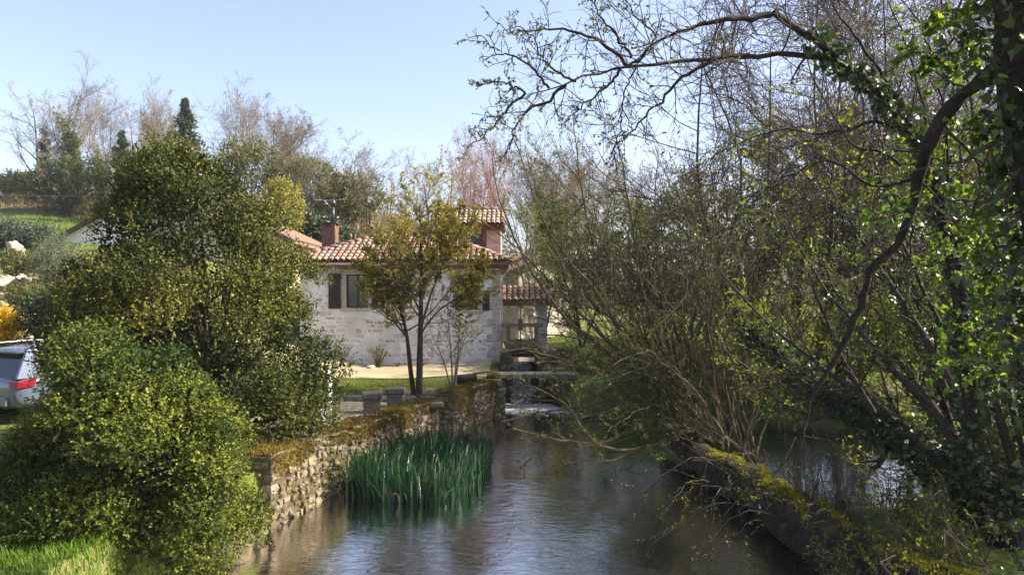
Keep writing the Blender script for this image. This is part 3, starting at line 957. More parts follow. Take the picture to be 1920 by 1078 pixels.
def moss_strip(parent, path, width, rng, mat='moss_fibre', n=9000, drop=.22, side=1, z_of=None, cover=.6, name='moss'):
    """moss carpet on the wall top that hangs ragged over its river face. path (K,3) is the front top edge"""
    path = np.array(path, float)
    s = np.concatenate([[0], np.cumsum(np.linalg.norm(np.diff(path, axis=0), axis=1))])
    u = rng.random(n) * s[-1]
    p = np.stack([np.interp(u, s, path[:, k]) for k in range(3)], 1)
    k = np.clip(np.searchsorted(s, u) - 1, 0, len(path) - 2)
    d = nrm((path[k + 1] - path[k]) * np.array([1, 1, 0]))
    nv = np.stack([d[:, 1], -d[:, 0], np.zeros(n)], 1) * side
    patch = .5 + .5 * np.sin(u * 2.1 + 1.3 * np.sin(u * .9 + .5)) * np.sin(u * .73 + .6)
    keep = patch + rng.normal(size=n) * .18 > 1 - cover
    on_top = rng.random(n) < .62
    back = rng.random(n) ** 1.3 * width
    dr = rng.random(n) ** 1.6 * drop * (.35 + patch)
    P = np.where(on_top[:, None], p - nv * back[:, None] + np.array([0, 0, .012]), p + nv * .035 + np.array([0, 0, -1]) * dr[:, None])
    P[:, 2] += np.where(on_top, .03 * np.sin(P[:, 0] * 9) * np.sin(P[:, 1] * 8), 0)
    Nn = np.where(on_top[:, None], np.array([0, 0, 1.0]), nv * .8 + np.array([0, 0, -.5]))
    P, Nn, patch = P[keep], Nn[keep], patch[keep]
    V, F = fibres(P, Nn, rng, (.025, .075), .011, .55)
    vv = np.clip(patch * .7 + rng.normal(size=len(P)) * .2, 0, 1)
    return obj(name, V, F, M[mat], parent, v=vv, kind='stuff')


def prism_wall(name_parent, corners, z0, z1s, mat):
    n = len(corners)
    V = [(x, y, z0) for x, y in corners] + [(x, y, z) for (x, y), z in zip(corners, z1s)]
    F = [tuple(range(n))[::-1], tuple(range(n, 2 * n))] + [(i, (i + 1) % n, n + (i + 1) % n, n + i) for i in range(n)]
    return MB().add(V, F).build('core', M[mat], name_parent)


rng = np.random.default_rng(21)
A0, A1 = np.array([-3.63, 11.3]), np.array([-1.9, 19.15])
w1 = empty('retaining_wall', (0, 0, 0), 'long mossy rubble stone retaining wall between the reeds and the path', 'wall')
zt1 = lambda u: 1.07 - .22 * u
dv = (A1 - A0) / np.linalg.norm(A1 - A0); nv1 = np.array([dv[1], -dv[0]])
prism_wall(w1, [A0 + nv1 * -.02, A1 + nv1 * -.02, A1 - nv1 * .5, A0 - nv1 * .5], -.6, [1.05, .82, .82, 1.05], 'mortar_dark')
face_stones(w1, 'rub', A0, A1, lambda u: -.12, zt1, rng, (.11, .34), (.1, .2), .24, .06, .028, None, .13, 300, .022)
face_stones(w1, 'rub', A0 - nv1 * .5, A0, lambda u: -.12, lambda u: 1.07, rng, (.15, .3), (.12, .2), .2, .04)
face_stones(w1, 'rub', A1, A1 - nv1 * .5, lambda u: -.12, lambda u: .84, rng, (.15, .3), (.12, .2), .2, .04)
s = .1
while s < 7.9:
    ww = rng.uniform(.28, .5)
    p = A0 + dv * (s + ww / 2) - nv1 * .2
    stone(w1, 'rub', (p[0], p[1], zt1(s / 8) - .02), (ww, rng.uniform(.42, .55), .1), math.atan2(dv[1], dv[0]), rng, 'coping_stone')
    s += ww
moss_strip(w1, [(A0[0], A0[1], 1.1), (A1[0], A1[1], .89)], .55, rng, n=19000, drop=.3, cover=.72)

B0, B1 = np.array([-1.5, 19.4]), np.array([-.5, 22.0])
w2 = empty('retaining_wall', (0, 0, 0), 'shorter sunlit stone retaining wall below the two lawn trees', 'wall')
dv2 = (B1 - B0) / np.linalg.norm(B1 - B0); nv2 = np.array([dv2[1], -dv2[0]])
prism_wall(w2, [(-2.5, 19.42), B0 + nv2 * -.02, B1 - nv2 * .02, B1 - nv2 * .6, (-2.5, 20.2)], -.6, [.97, .98, 1.0, 1.0, .97], 'mortar_dark')
face_stones(w2, 'rub', B0, B1, lambda u: -.12, lambda u: 1.0, rng, (.1, .28), (.1, .19), .24, .06, .026, None, .13, 300, .022)
face_stones(w2, 'rub', (-2.4, 19.4), B0, lambda u: -.12, lambda u: .98, rng, (.16, .34), (.12, .2), .2, .05)
moss_strip(w2, [(B0[0], B0[1], 1.02), (B1[0], B1[1], 1.04)], .6, rng, n=9000, drop=.35, cover=.8)
for q in np.arange(.1, 2.6, .4):
    p = B0 + dv2 * (q + .1) - nv2 * .22
    stone(w2, 'rub', (p[0], p[1], .99), (.42, .48, .1), math.atan2(dv2[1], dv2[0]), rng, 'coping_stone')

bt = empty('wall_buttress', (0, 0, 0), 'dark flared stone buttress at the end of the short wall by the footbridge', 'wall')
V = [(-.95, 21.9, -.5), (-.12, 21.9, -.5), (-.3, 23.8, -.5), (-.95, 23.8, -.5), (-.9, 21.98, .98), (-.3, 21.98, .98), (-.36, 23.8, .98), (-.9, 23.8, .98)]
MB().add(V, [(0, 3, 2, 1), (4, 5, 6, 7), (0, 1, 5, 4), (1, 2, 6, 5), (2, 3, 7, 6), (3, 0, 4, 7)]).build('core', M['mortar_dark'], bt)
face_stones(bt, 'grey', (-.75, 21.97), (-.2, 21.97), lambda u: -.1, lambda u: 1.0, rng, (.16, .3), (.13, .2), .2, .04)
face_stones(bt, 'rub', (-.22, 21.97), (-.33, 23.7), lambda u: -.1, lambda u: 1.0, rng, (.16, .3), (.13, .2), .2, .05)
MB().box((-.8, 23.25, .985), (-.42, 23.7, 1.07)).build('cap_slab', M['stone_grey'], bt, .015)
moss_strip(bt, [(-.78, 23.24, 1.09), (-.42, 23.24, 1.09)], .4, rng, n=1500, drop=.05, cover=.95)

# step in the ground between path and lawn: low edging of long stones
ed = empty('lawn_edging', (0, 0, 0), 'low dark stone edging between the path and the raised lawn', 'edging')
x = -5.6
while x < -2.0:
    ww = rng.uniform(.4, .8)
    stone(ed, 'grey', (x + ww / 2, 19.42, .84), (ww, .3, .24), 0, rng, 'edging_stone', .02)
    x += ww

# two squat stone piers with cap slabs and a fallen step stone
for (x, y, lab) in ((-3.28, 17.5, 'nearer squat grey stone pier with cap slab, on the path'), (-2.86, 18.45, 'farther squat grey stone pier with cap slab, beside the step stone')):
    pr = empty('stone_pier', (x, y, .78), lab, 'stone pier', 'squat stone piers by the lawn', rng.normal() * .08 + .1)
    MB().box((-.2, -.22, -.05), (.2, .22, .36)).build('shaft', M['stone_grey'], pr, .025)
    MB().box((-.235, -.25, .363), (.235, .25, .5)).build('cap_slab', M['stone_grey'], pr, .02)
st = MB().box((-.5, -.17, 0), (.5, .17, .1)).build('step_stone', M['stone_grey'], None, .02, loc=(-2.2, 18.5, .80))
st.rotation_euler = (0, 0, .12)
tag(st, 'flat grey step stone lying beside the farther pier', 'step stone')

# rocks and roots on the near bank
def boulder(name, loc, size, seed, mat, label, cat_='rock', group=None, rz=0, kind=None, parent=None):
    r = np.random.default_rng(seed)
    n = 26
    th = np.linspace(0, PI, n); ph = np.linspace(0, 2 * PI, 2 * n, endpoint=False)
    T, Pp = np.meshgrid(th, ph, indexing='ij')
    D = np.stack([np.sin(T) * np.cos(Pp), np.sin(T) * np.sin(Pp), np.cos(T)], -1)
    f = np.ones(T.shape)
    for k in range(14):
        a = r.normal(size=3); a /= np.linalg.norm(a)
        f -= .2 * np.clip(D @ a - r.uniform(.35, .7), 0, 1) * 2
    for k in range(16):
        fq = r.uniform(2.5, 11)
        a = nrm(r.normal(size=3)) * fq
        f += .16 / fq * np.sin(D @ a + r.uniform(0, 6) + 1.5 * np.sin(D @ r.normal(size=3) * 4))
    Vb = D * f[..., None] * np.array(size)
    i = np.arange(n * 2 * n).reshape(n, 2 * n)
    F = np.stack([i[:-1], i[1:], np.roll(i[1:], -1, 1), np.roll(i[:-1], -1, 1)], -1).reshape(-1, 4)
    o = obj(name, Vb.reshape(-1, 3), F, M[mat], parent, smooth=True, loc=loc)
    o.rotation_euler = (0, 0, rz)
    if label: tag(o, label, cat_, group)
    return o


boulder('bank_rock', (-3.95, 9.85, .12), (.42, .8, .42), 4, 'rock_brown', 'largest brown rock at the water edge below the front shrub', group='brown rocks on the near bank')
boulder('bank_rock', (-3.9, 10.7, .08), (.4, .45, .3), 5, 'rock_brown', 'brown rock against the near end of the long retaining wall', group='brown rocks on the near bank', rz=.5)
boulder('bank_rock', (-4.35, 9.1, .3), (.55, .6, .45), 6, 'rock_brown', 'brown rock half under the front shrub nearest the grass', group='brown rocks on the near bank', rz=1.5)

# ------------------------------------------------------------------ small things on the lawn
pot = empty('cauldron', (-1.22, 22.9, .96), 'small black iron cauldron on legs standing by the wall end', 'cauldron')
th = np.linspace(.15, 1, 9)
prof = [(.04, .12), (.1, .13), (.135, .18), (.145, .25), (.135, .31), (.125, .345), (.142, .365), (.135, .37), (.11, .34)]
MB().tube([(0, 0, z) for r, z in prof], [r for r, z in prof], 16).build('bowl', M['metal_black'], pot, smooth=True)
for q in range(3):
    a = q * 2.1 + .4
    MB().tube([(math.cos(a) * .09, math.sin(a) * .09, .16), (math.cos(a) * .12, math.sin(a) * .12, 0)], [.014, .011], 6).build('leg', M['metal_black'], pot)
rng = np.random.default_rng(31)
lg = empty('charred_log', (-1.32, 21.75, 1.12), 'dark hollow log lying at the edge of the short wall', 'log', rz=.35)
ang = np.linspace(0, 2 * PI, 18, endpoint=False)
rr = .19 * (1 + .08 * np.sin(ang * 3 + 1) + .06 * np.sin(ang * 5))
Vl = []
for x, k in ((-.27, .96), (-.12, 1), (.12, 1.03), (.27, .98)): Vl += [(x, math.cos(t_) * r_ * k, math.sin(t_) * r_ * k * .8) for t_, r_ in zip(ang, rr)]
for x, k in ((.27, .7), (.05, .6)): Vl += [(x, math.cos(t_) * r_ * k, math.sin(t_) * r_ * k * .8) for t_, r_ in zip(ang, rr)]
Fl = []
for q in range(5):
    for i in range(18): Fl.append((q * 18 + i, q * 18 + (i + 1) % 18, (q + 1) * 18 + (i + 1) % 18, (q + 1) * 18 + i))
Fl += [tuple(range(18))[::-1], tuple(range(5 * 18, 6 * 18))]
MB().add(Vl, Fl).build('log_body', M['bark_dark'], lg, smooth=True)

hc = empty('hand_cart', (-3.52, 14.3, .86), 'white-handled hand cart with two black wheels at the wall edge', 'hand cart', rz=.35)
MB().tube([(.02, 0, .14), (.02, .02, 1.25)], .055, 10).build('handle_post', M['white_paint'], hc, smooth=True)
MB().tube([(-.33, 0, .14), (.1, 0, .14)], .018, 8).build('axle', M['metal_grey'], hc)
MB().box((-.24, -.14, .2), (-.06, .1, .5)).build('tray', M['white_paint'], hc, .02)
for x in (-.32, .1):
    wh = empty('wheel', (x, 0, .14)); wh.parent = hc
    tt = np.linspace(0, 2 * PI, 19)
    MB().tube([(0, math.cos(q) * .1, math.sin(q) * .1) for q in tt], .042, 8, False).build('tyre', M['rubber'], wh, smooth=True)
    MB().tube([(-.025, 0, 0), (.025, 0, 0)], .07, 12).build('rim', M['metal_black'], wh)

# ------------------------------------------------------------------ parked car (rear corner in view beside the shrub)
car = empty('parked_car', (-11.42, 16.35, .76), 'silver blue estate car parked behind the front shrub', 'car', rz=math.radians(66 - 90))
# local axes: y forward, x right; rear bumper at y = 0
def car_shell():
    # stations along the length: y, z_bottom, z_belt, half width
    st = [(-.02, .45, .80, .70), (.05, .32, .98, .86), (.35, .28, 1.02, .92), (1.2, .28, 1.0, .94), (2.4, .27, .98, .94), (3.4, .27, .95, .93), (4.1, .3, .86, .88), (4.45, .38, .72, .74), (4.55, .45, .6, .6)]
    V, F = [], []
    for (y, zb, zt, w) in st:
        ring = [(-w * .86, zb), (-w, zb + .14), (-w, (zb + zt) / 2), (-w * .985, zt - .1), (-w * .93, zt), (0, zt + .025), (w * .93, zt), (w * .985, zt - .1), (w, (zb + zt) / 2), (w, zb + .14), (w * .86, zb), (0, zb - .02)]
        V += [(x, y, z) for x, z in ring]
    n = 12
    for q in range(len(st) - 1):
        for i in range(n): F.append((q * n + i, q * n + (i + 1) % n, (q + 1) * n + (i + 1) % n, (q + 1) * n + i))
    F += [tuple(range(n))[::-1], tuple(range((len(st) - 1) * n, len(st) * n))]
    return V, F
V, F = car_shell()
body = MB().add(V, F).build('body', M['carpaint'], car, smooth=True)
sb = body.modifiers.new('s', 'SUBSURF'); sb.levels = 1; sb.render_levels = 2
# greenhouse: dark glass body with painted roof and pillars over it
gst = [(.12, 1.0, .78), (.42, 1.56, .64), (.9, 1.63, .66), (2.0, 1.64, .67), (2.6, 1.58, .66), (3.45, 1.0, .76)]
def gh(y, off=0.0):
    return np.interp(y, [g[0] for g in gst], [g[1] for g in gst]), np.interp(y, [g[0] for g in gst], [g[2] for g in gst])
V = [(-.8, .1, .97), (.8, .1, .97), (.78, 3.5, .95), (-.78, 3.5, .95), (-.62, .42, 1.55), (.62, .42, 1.55), (.64, 2.6, 1.57), (-.64, 2.6, 1.57)]
MB().add(V, [(0, 1, 5, 4), (1, 2, 6, 5), (2, 3, 7, 6), (3, 0, 4, 7), (4, 5, 6, 7)]).build('window_glass', M['carglass'], car)
rf = MB()
for q in range(1, 5):
    y0, z0, w0 = gst[q]; y1, z1, w1_ = gst[q] if q == 4 else gst[q + 1]
Vr = []
for (y, z, w) in ((.22, 1.555, .6), (.45, 1.60, .66), (.9, 1.645, .68), (1.8, 1.655, .69), (2.62, 1.60, .66)):
    Vr += [(-w, y, z - .055), (-w * .9, y, z - .005), (0, y, z + .03), (w * .9, y, z - .005), (w, y, z - .055), (0, y, z - .05)]
Fr = []
for q in range(4):
    for i in range(6): Fr.append((q * 6 + i, q * 6 + (i + 1) % 6, (q + 1) * 6 + (i + 1) % 6, (q + 1) * 6 + i))
Fr += [(0, 1, 2, 3, 4, 5)[::-1], tuple(range(24, 30))]
MB().add(Vr, Fr).build('roof', M['carpaint'], car, smooth=True)
for sgn in (-1, 1):
    # rear pillar, middle pillars, windscreen pillar
    for nm, quad in (('rear_pillar', [(.05, .98), (.62, .98), (.72, 1.56), (.36, 1.57)]), ('door_pillar', [(1.55, .98), (1.68, .98), (1.68, 1.58), (1.58, 1.58)]), ('windscreen_pillar', [(3.38, .96), (3.52, .96), (2.68, 1.57), (2.56, 1.57)])):
        xa, xb = (lambda z: .825 - (z - .97) * .27), None
        V = [(sgn * (xa(z) + .012), y, z) for y, z in quad] + [(sgn * (xa(z) - .06), y, z) for y, z in quad]
        MB().add(V, [(0, 1, 2, 3), (7, 6, 5, 4), (0, 4, 5, 1), (1, 5, 6, 2), (2, 6, 7, 3), (3, 7, 4, 0)]).build(nm, M['carpaint'], car)
    V = [(sgn * .7, -.035, .92), (sgn * .9, .03, .92), (sgn * .945, .4, 1.0), (sgn * .93, .34, .80), (sgn * .88, .01, .78), (sgn * .7, -.055, .8)]
    V += [(x * .93, y + .07, z) for x, y, z in V]
    MB().add(V, [(0, 1, 4, 5), (1, 2, 3, 4), (6, 11, 10, 7), (7, 10, 9, 8), (0, 6, 7, 1), (1, 7, 8, 2), (2, 8, 9, 3), (3, 9, 10, 4), (4, 10, 11, 5), (5, 11, 6, 0)]).build('tail_light', M['lampred'], car, .008)
    MB().tube([(sgn * .60, .42, 1.62), (sgn * .64, .55, 1.70), (sgn * .65, 1.3, 1.725), (sgn * .64, 2.3, 1.70), (sgn * .62, 2.5, 1.64)], .018, 6).build('roof_rail', M['chrome'], car, smooth=True)
    MB().tube([(sgn * .81, .66, 1.02), (sgn * .815, 3.2, 1.0)], .010, 5).build('window_trim', M['chrome'], car)
    for y in (.85, 3.6):
        wh = empty('wheel', (sgn * .85, y, .33)); wh.parent = car
        tt = np.linspace(0, 2 * PI, 25)
        MB().tube([(0, math.cos(q) * .25, math.sin(q) * .25) for q in tt], .09, 8, False).build('tyre', M['rubber'], wh, smooth=True)
        MB().tube([(-.07, 0, 0), (.07, 0, 0)], .2, 16).build('rim', M['metal_grey'], wh)
MB().box((-.62, -.07, .38), (.62, 0.04, .58)).build('rear_bumper', M['zinc'], car, .03)
MB().box((-.26, -.055, .7), (.26, -.02, .82)).build('number_plate', M['white_paint'], car)

# ------------------------------------------------------------------ vegetation builders
def leaf_mesh(P, R, per, rng, mat, size, wr=.5, T=LEAF4, spread=.7, tmin=.15, hue=None, down=0.0, clump=.35, name='leaves'):
    """leaves along every branch of P (B,K,3)"""
    B, K = P.shape[:2]
    n = B * per
    bi = np.repeat(np.arange(B), per)
    u = (tmin + (1 - tmin) * rng.random(n)) * (K - 1)
    i = np.minimum(u.astype(int), K - 2); f = (u - i)[:, None]
    p = P[bi, i] * (1 - f) + P[bi, i + 1] * f
    t = nrm(P[bi, i + 1] - P[bi, i])
    d = nrm(t + spread * 1.4 * rng.normal(size=(n, 3)) + np.array([0, 0, -down]))
    L = size * rng.uniform(.6, 1.25, n)
    V, F = leaves(p, d, L, wr, rng, T)
    base = rng.random(B)[bi] if hue is None else np.asarray(hue)[bi]
    v = np.clip(base * (1 - clump) + clump * rng.random(n), 0, 1)
    return mesh_data(name, V, F, M[mat], v)


def tube_mesh(name, parts, mat, S=5):
    V, F = cat(*[tubes(p, r, s) for p, r, s in parts])
    return mesh_data(name, V, F, M[mat], smooth=True)


def plant(name, loc, parts, label, cat_, group=None, scale=(1, 1, 1), rz=0.0):
    """parts: list of (part name, mesh, kind)"""
    e = empty(name, loc, label, cat_, group, rz)
    e.scale = scale
    for pn, me, kd in parts: link(pn, me, e, kind=kd)
    return e


def bare_proto(seed, h=10.0, limbs=9, spread=38, mat_t='bark_grey', mat_tw='twig_pale', up=.10, r=.16, leaf=None, lean=0.0, dens=(7, 6, 5), t0=.3, forks=1, ivy=0, tw=.0095, wig=.10):
    r_ = np.random.default_rng(seed)
    Ps, Rs = [], []
    for k in range(forks):
        a = r_.uniform(0, 6.3)
        off = 0 if forks == 1 else .14
        top = np.array([math.cos(a), math.sin(a), 0]) * off * h * r_.uniform(.6, 1.3) + np.array([lean * h, 0, h * r_.uniform(.84, .95)])
        p, q = spine([(0, 0, -.3), top * .3 + r_.normal(size=3) * .02 * h, top * .65 + r_.normal(size=3) * .03 * h, top], r / math.sqrt(forks) * 1.1, r * .12, 12)
        Ps.append(p); Rs.append(q)
    P0 = np.concatenate(Ps); R0 = np.concatenate(Rs)
    P1, R1 = grow(P0, R0, limbs, r_, (t0, .98), (spread, 10), .48, .25, 7, .55, wig, (0, 0, up), .25)
    P2, R2 = grow(P1, R1, dens[0], r_, (.2, 1), (38, 12), .48, .3, 5, .55, .14, (0, 0, up * .6), .35, rmin=.012)
    P3, R3 = grow(P2, R2, dens[1], r_, (.15, 1), (46, 16), .5, .3, 4, .6, .16, (0, 0, up * .5), .5, rmin=tw)
    P4, R4 = grow(P3, R3, dens[2], r_, (.15, 1), (48, 18), .55, .3, 2, .8, .15, (0, 0, up * .4), .6, rmin=tw * .7)
    out = [('trunk', tube_mesh('trunk', [(P0, R0, 7)], mat_t), None),
           ('limbs', tube_mesh('limbs', [(P1, R1, 5)], mat_t), 'stuff'),
           ('twigs', tube_mesh('twigs', [(P2, R2, 4), (P3, R3, 3), (P4, R4, 3)], mat_tw), 'stuff')]
    if leaf:
        out.append(('leaves', leaf_mesh(P4, R4, leaf[1], r_, leaf[0], leaf[2], leaf[3]), 'stuff'))
    if ivy:
        n = ivy
        Q, QR = np.concatenate([P0[:, :, :]] * 1), R0
        nb = len(Q)
        bi = r_.integers(0, nb, n); u = r_.random(n) ** .8 * (Q.shape[1] - 1) * .86
        i = np.minimum(u.astype(int), Q.shape[1] - 2); f = (u - i)[:, None]
        p = Q[bi, i] * (1 - f) + Q[bi, i + 1] * f
        d = nrm(r_.normal(size=(n, 3)) * np.array([1, 1, .45]))
        rad = (.35 + .75 * np.abs(np.sin(u * 2.3 + bi))) * h * .055 * r_.random(n) ** .4
        p2 = p + d * rad[:, None]
        bi2 = r_.integers(0, len(P1), n // 2); u2 = r_.random(n // 2) * .55 * (P1.shape[1] - 1)
        i2 = np.minimum(u2.astype(int), P1.shape[1] - 2); f2 = (u2 - i2)[:, None]
        p3 = P1[bi2, i2] * (1 - f2) + P1[bi2, i2 + 1] * f2 + r_.normal(size=(n // 2, 3)) * h * .022
        pp = np.concatenate([p2, p3]); dd = np.concatenate([d, nrm(r_.normal(size=(n // 2, 3)))])
        V, F = leaves(pp, dd + np.array([0, 0, -.3]), r_.uniform(.6, 1.2, len(pp)) * h * .02, .8, r_, LEAF4)
        out.append(('ivy', mesh_data('ivy', V, F, M['leaf_ivy' if seed % 2 else 'leaf_green'], r_.random(len(F))), 'stuff'))
    return out


def conifer_proto(seed, h=10.0, mat='needle', wid=.24, dens=20, size=.28):
    r_ = np.random.default_rng(seed)
    P0, R0 = spine([(0, 0, -.3), (.05, 0, h * .5), (0, .05, h)], .17, .015, 12)
    n = dens * 6
    tt = np.linspace(.16, .985, n)
    az = r_.uniform(0, 2 * PI, n)
    L = wid * h * (1.0 - tt) ** .85 * r_.uniform(.65, 1.2, n) * np.where(np.sin(tt * 40) > -.3, 1, .7)
    z = tt * h
    K = 6
    pts = []
    for k in range(K):
        f = k / (K - 1)
        pts.append(np.stack([np.cos(az) * L * f, np.sin(az) * L * f, z + L * (.12 * f - .28 * f * f + .14 * f ** 3)], 1))
    P1 = np.stack(pts, 1) ; R1 = np.linspace(.035, .008, K)[None] * np.ones((n, 1))
    P2, R2 = grow(P1, R1, 7, r_, (.2, 1), (50, 12), .34, .3, 4, .5, .08, (0, 0, -.05), .4, rmin=.006)
    return [('trunk', tube_mesh('trunk', [(P0, R0, 7)], 'bark'), None),
            ('branches', tube_mesh('branches', [(P1, R1, 4), (P2, R2, 3)], 'bark'), 'stuff'),
            ('needles', leaf_mesh(np.concatenate([P2]), None, 11, r_, mat, size, .3, spread=.5), 'stuff')]


def lump_bush(lumps, sprigs, per, rng, mat, size, sl=.2, wr=.62, T=LEAF4, up=.35, fill=0, name='leaves', hue_sd=.22, tipv=.3, dark=.13, axis=None, core=None):
    """foliage of sprigs standing on many ellipsoid lumps. lumps (n,6): centre, radii"""
    lumps = np.asarray(lumps, float)
    nl = len(lumps)
    area = (lumps[:, 3] * lumps[:, 4] + lumps[:, 3] * lumps[:, 5] + lumps[:, 4] * lumps[:, 5])
    cnt = np.maximum((sprigs * area / area.sum()).astype(int), 3)
    li = np.repeat(np.arange(nl), cnt)
    n = len(li)
    D = nrm(rng.normal(size=(n, 3)) + np.array([0, 0, .25]))
    if axis is not None:      # keep the sprigs on the outer and upper side of each lump: hollows stay open between lumps
        outw = lumps[li, :3] - np.array(axis); outw[:, 2] *= .4
        o_ = nrm(nrm(outw) + np.array([0, 0, .85]))
        flip = (D * o_).sum(1) < .05
        D[flip] = nrm(D[flip] - 2 * (D[flip] * o_[flip]).sum(1, keepdims=True) * o_[flip])
    C = lumps[li, :3]; Rr = lumps[li, 3:]
    rad = rng.uniform(.72, 1.0, n) ** .8
    base = C + D * Rr * rad[:, None]
    dirs = nrm(D + up * np.array([0, 0, 1.0]) + .45 * rng.normal(size=(n, 3)))
    L = sl * rng.uniform(.55, 1.35, n)
    P = np.stack([base + dirs * (L * f)[:, None] + np.array([0, 0, 1.0]) * (L * .18 * f * f)[:, None] for f in (0, .33, .66, 1.0)], 1)
    hue = np.clip(.5 + hue_sd * (.8 * rng.normal(size=nl // 7 + 1)[np.arange(nl) // 7] + .6 * rng.normal(size=nl))[li] + .12 * rng.normal(size=n), 0, 1)
    # leaves
    m = n * per
    bi = np.repeat(np.arange(n), per)
    u0 = (np.tile(np.arange(per), n) + rng.random(m)) / per
    u = u0 * 3; i = np.minimum(u.astype(int), 2); f = (u - i)[:, None]
    p = P[bi, i] * (1 - f) + P[bi, i + 1] * f
    d = nrm(dirs[bi] * .55 + .95 * rng.normal(size=(m, 3)))
    V, F = leaves(p, d, size * rng.uniform(.65, 1.25, m), wr, rng, T, D[bi] + .35 * dirs[bi])
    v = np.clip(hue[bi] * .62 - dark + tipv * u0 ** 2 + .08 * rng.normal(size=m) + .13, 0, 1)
    if fill:
        li2 = rng.integers(0, nl, fill)
        pf = lumps[li2, :3] + nrm(rng.normal(size=(fill, 3))) * lumps[li2, 3:] * (rng.random(fill)[:, None] ** .5) * .85
        V2, F2 = leaves(pf, rng.normal(size=(fill, 3)), size * 1.7, .8, rng, T)
        V, F = cat((V, F), (V2, F2)); v = np.concatenate([v, rng.random(fill) * .35])  # fill leaves take dark tones: inner shade put into their colour
    if core is not None:     # inner foliage closing the crown, shade put in as darker leaf colour
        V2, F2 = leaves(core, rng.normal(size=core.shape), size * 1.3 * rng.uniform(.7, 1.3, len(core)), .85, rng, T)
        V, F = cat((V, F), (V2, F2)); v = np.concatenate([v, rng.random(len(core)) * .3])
    tw = tubes(P[::4, ::3], np.linspace(.004, .002, 2)[None] * np.ones((len(P[::4]), 1)), 3)
    return mesh_data(name, V, F, M[mat], v), tw


def shell_lumps(rows, yc, hd, rng, n, rad=(.3, .5), d=None, front=.6, subs=7):
    """rows: (py, pxL, pxR) silhouette seen at depth d -> boughs spread unevenly over the shell of that volume, each a heap of smaller lumps"""
    rows = sorted(rows, key=lambda r: -r[0])
    zs = [EYE + (560 - r[0]) / 1400 * d for r in rows]
    xl = [(r[1] - 960) / 1400 * d for r in rows]; xr = [(r[2] - 960) / 1400 * d for r in rows]
    out = []
    zz = np.linspace(zs[0], zs[-1], 400)
    hws = (np.interp(zz, zs, xr) - np.interp(zz, zs, xl)) / 2
    cdf = np.cumsum(np.maximum(hws, .08) ** .9); cdf /= cdf[-1]
    for k in range(n):
        z = np.interp((k + rng.random()) / n, cdf, zz)
        a, b = np.interp(z, zs, xl), np.interp(z, zs, xr)
        hw = (b - a) / 2; xc = (a + b) / 2
        th = k * 2.39996 + rng.normal() * .35
        if math.sin(th) > 0 and rng.random() < front: th = -th
        r = rng.uniform(*rad)
        q = max(hw - r * .9, .05); qd = max(min(hd, hw * 1.1 + .15) - r * .9, .05)
        rho = rng.uniform(.75, 1.08)
        c = np.array([xc + math.cos(th) * q * rho, yc + math.sin(th) * qd * rho, z - r * .75])
        o_ = nrm(np.array([math.cos(th), math.sin(th), .7]))
        for m in range(subs):
            dv_ = nrm(rng.normal(size=3) * np.array([1, 1, .8]))
            if dv_ @ o_ < -.1: dv_ = dv_ - 2 * (dv_ @ o_) * o_
            rs_ = r * rng.uniform(.34, .55)
            s_ = c + dv_ * r * np.array([.75, .75, .6]) * rng.uniform(.6, 1.1)
            out.append((*s_, rs_ * rng.uniform(.9, 1.3), rs_ * rng.uniform(.9, 1.3), rs_ * rng.uniform(.6, .9)))
    return np.array(out)


def core_points(rows, yc, hd, rng, n, d, sh=.7):
    rows = sorted(rows, key=lambda r: -r[0])
    zs = [EYE + (560 - r[0]) / 1400 * d for r in rows]
    z = rng.uniform(zs[0] + .1, zs[-1] - .25, n)
    a = np.interp(z, zs, [(r[1] - 960) / 1400 * d for r in rows]); b = np.interp(z, zs, [(r[2] - 960) / 1400 * d for r in rows])
    th = rng.uniform(0, 2 * PI, n); rho = np.sqrt(rng.uniform(.25, 1, n)) * sh
    hw = (b - a) / 2
    return np.stack([(a + b) / 2 + np.cos(th) * rho * hw, yc + np.sin(th) * rho * np.minimum(hd, hw * 1.1 + .15), z], 1)


def shift(me_tubes, off):
    V, F = me_tubes
    return V - np.asarray(off), F


def bush_thing(name, base, lumps, sprigs, per, rng, mat, size, label, cat_, sl=.2, stems=7, group=None, fill=0, T=LEAF4, stem_mat='bark', wr=.62, stem_r=.05, **kw):
    base = np.asarray(base, float)
    L2 = lumps.copy(); L2[:, :3] -= base
    me, tw = lump_bush(L2, sprigs, per, rng, mat, size, sl, wr, T, fill=fill, **kw)
    e = empty(name, base, label, cat_, group)
    link('leaves', me, e, kind='stuff')
    # woody framework: a stem to each lump
    idx = rng.permutation(len(L2))
    main = []
    for k in idx[:max(stems * 6, 12)]:
        c = L2[k, :3]
        main.append(spine([(rng.normal() * .12, rng.normal() * .12, -.15), (c[0] * .25, c[1] * .25, c[2] * .45), c], stem_r * rng.uniform(.5, 1), .008, 8)[:2])
    P = np.concatenate([m[0] for m in main]); R = np.concatenate([m[1] for m in main])
    link('stems', tube_mesh('stems', [(P, R, 5)], stem_mat), e, kind='stuff')
    V, F = tw
    obj('sprigs', V, F, M['twig_tan'], e, kind='stuff')
    return e


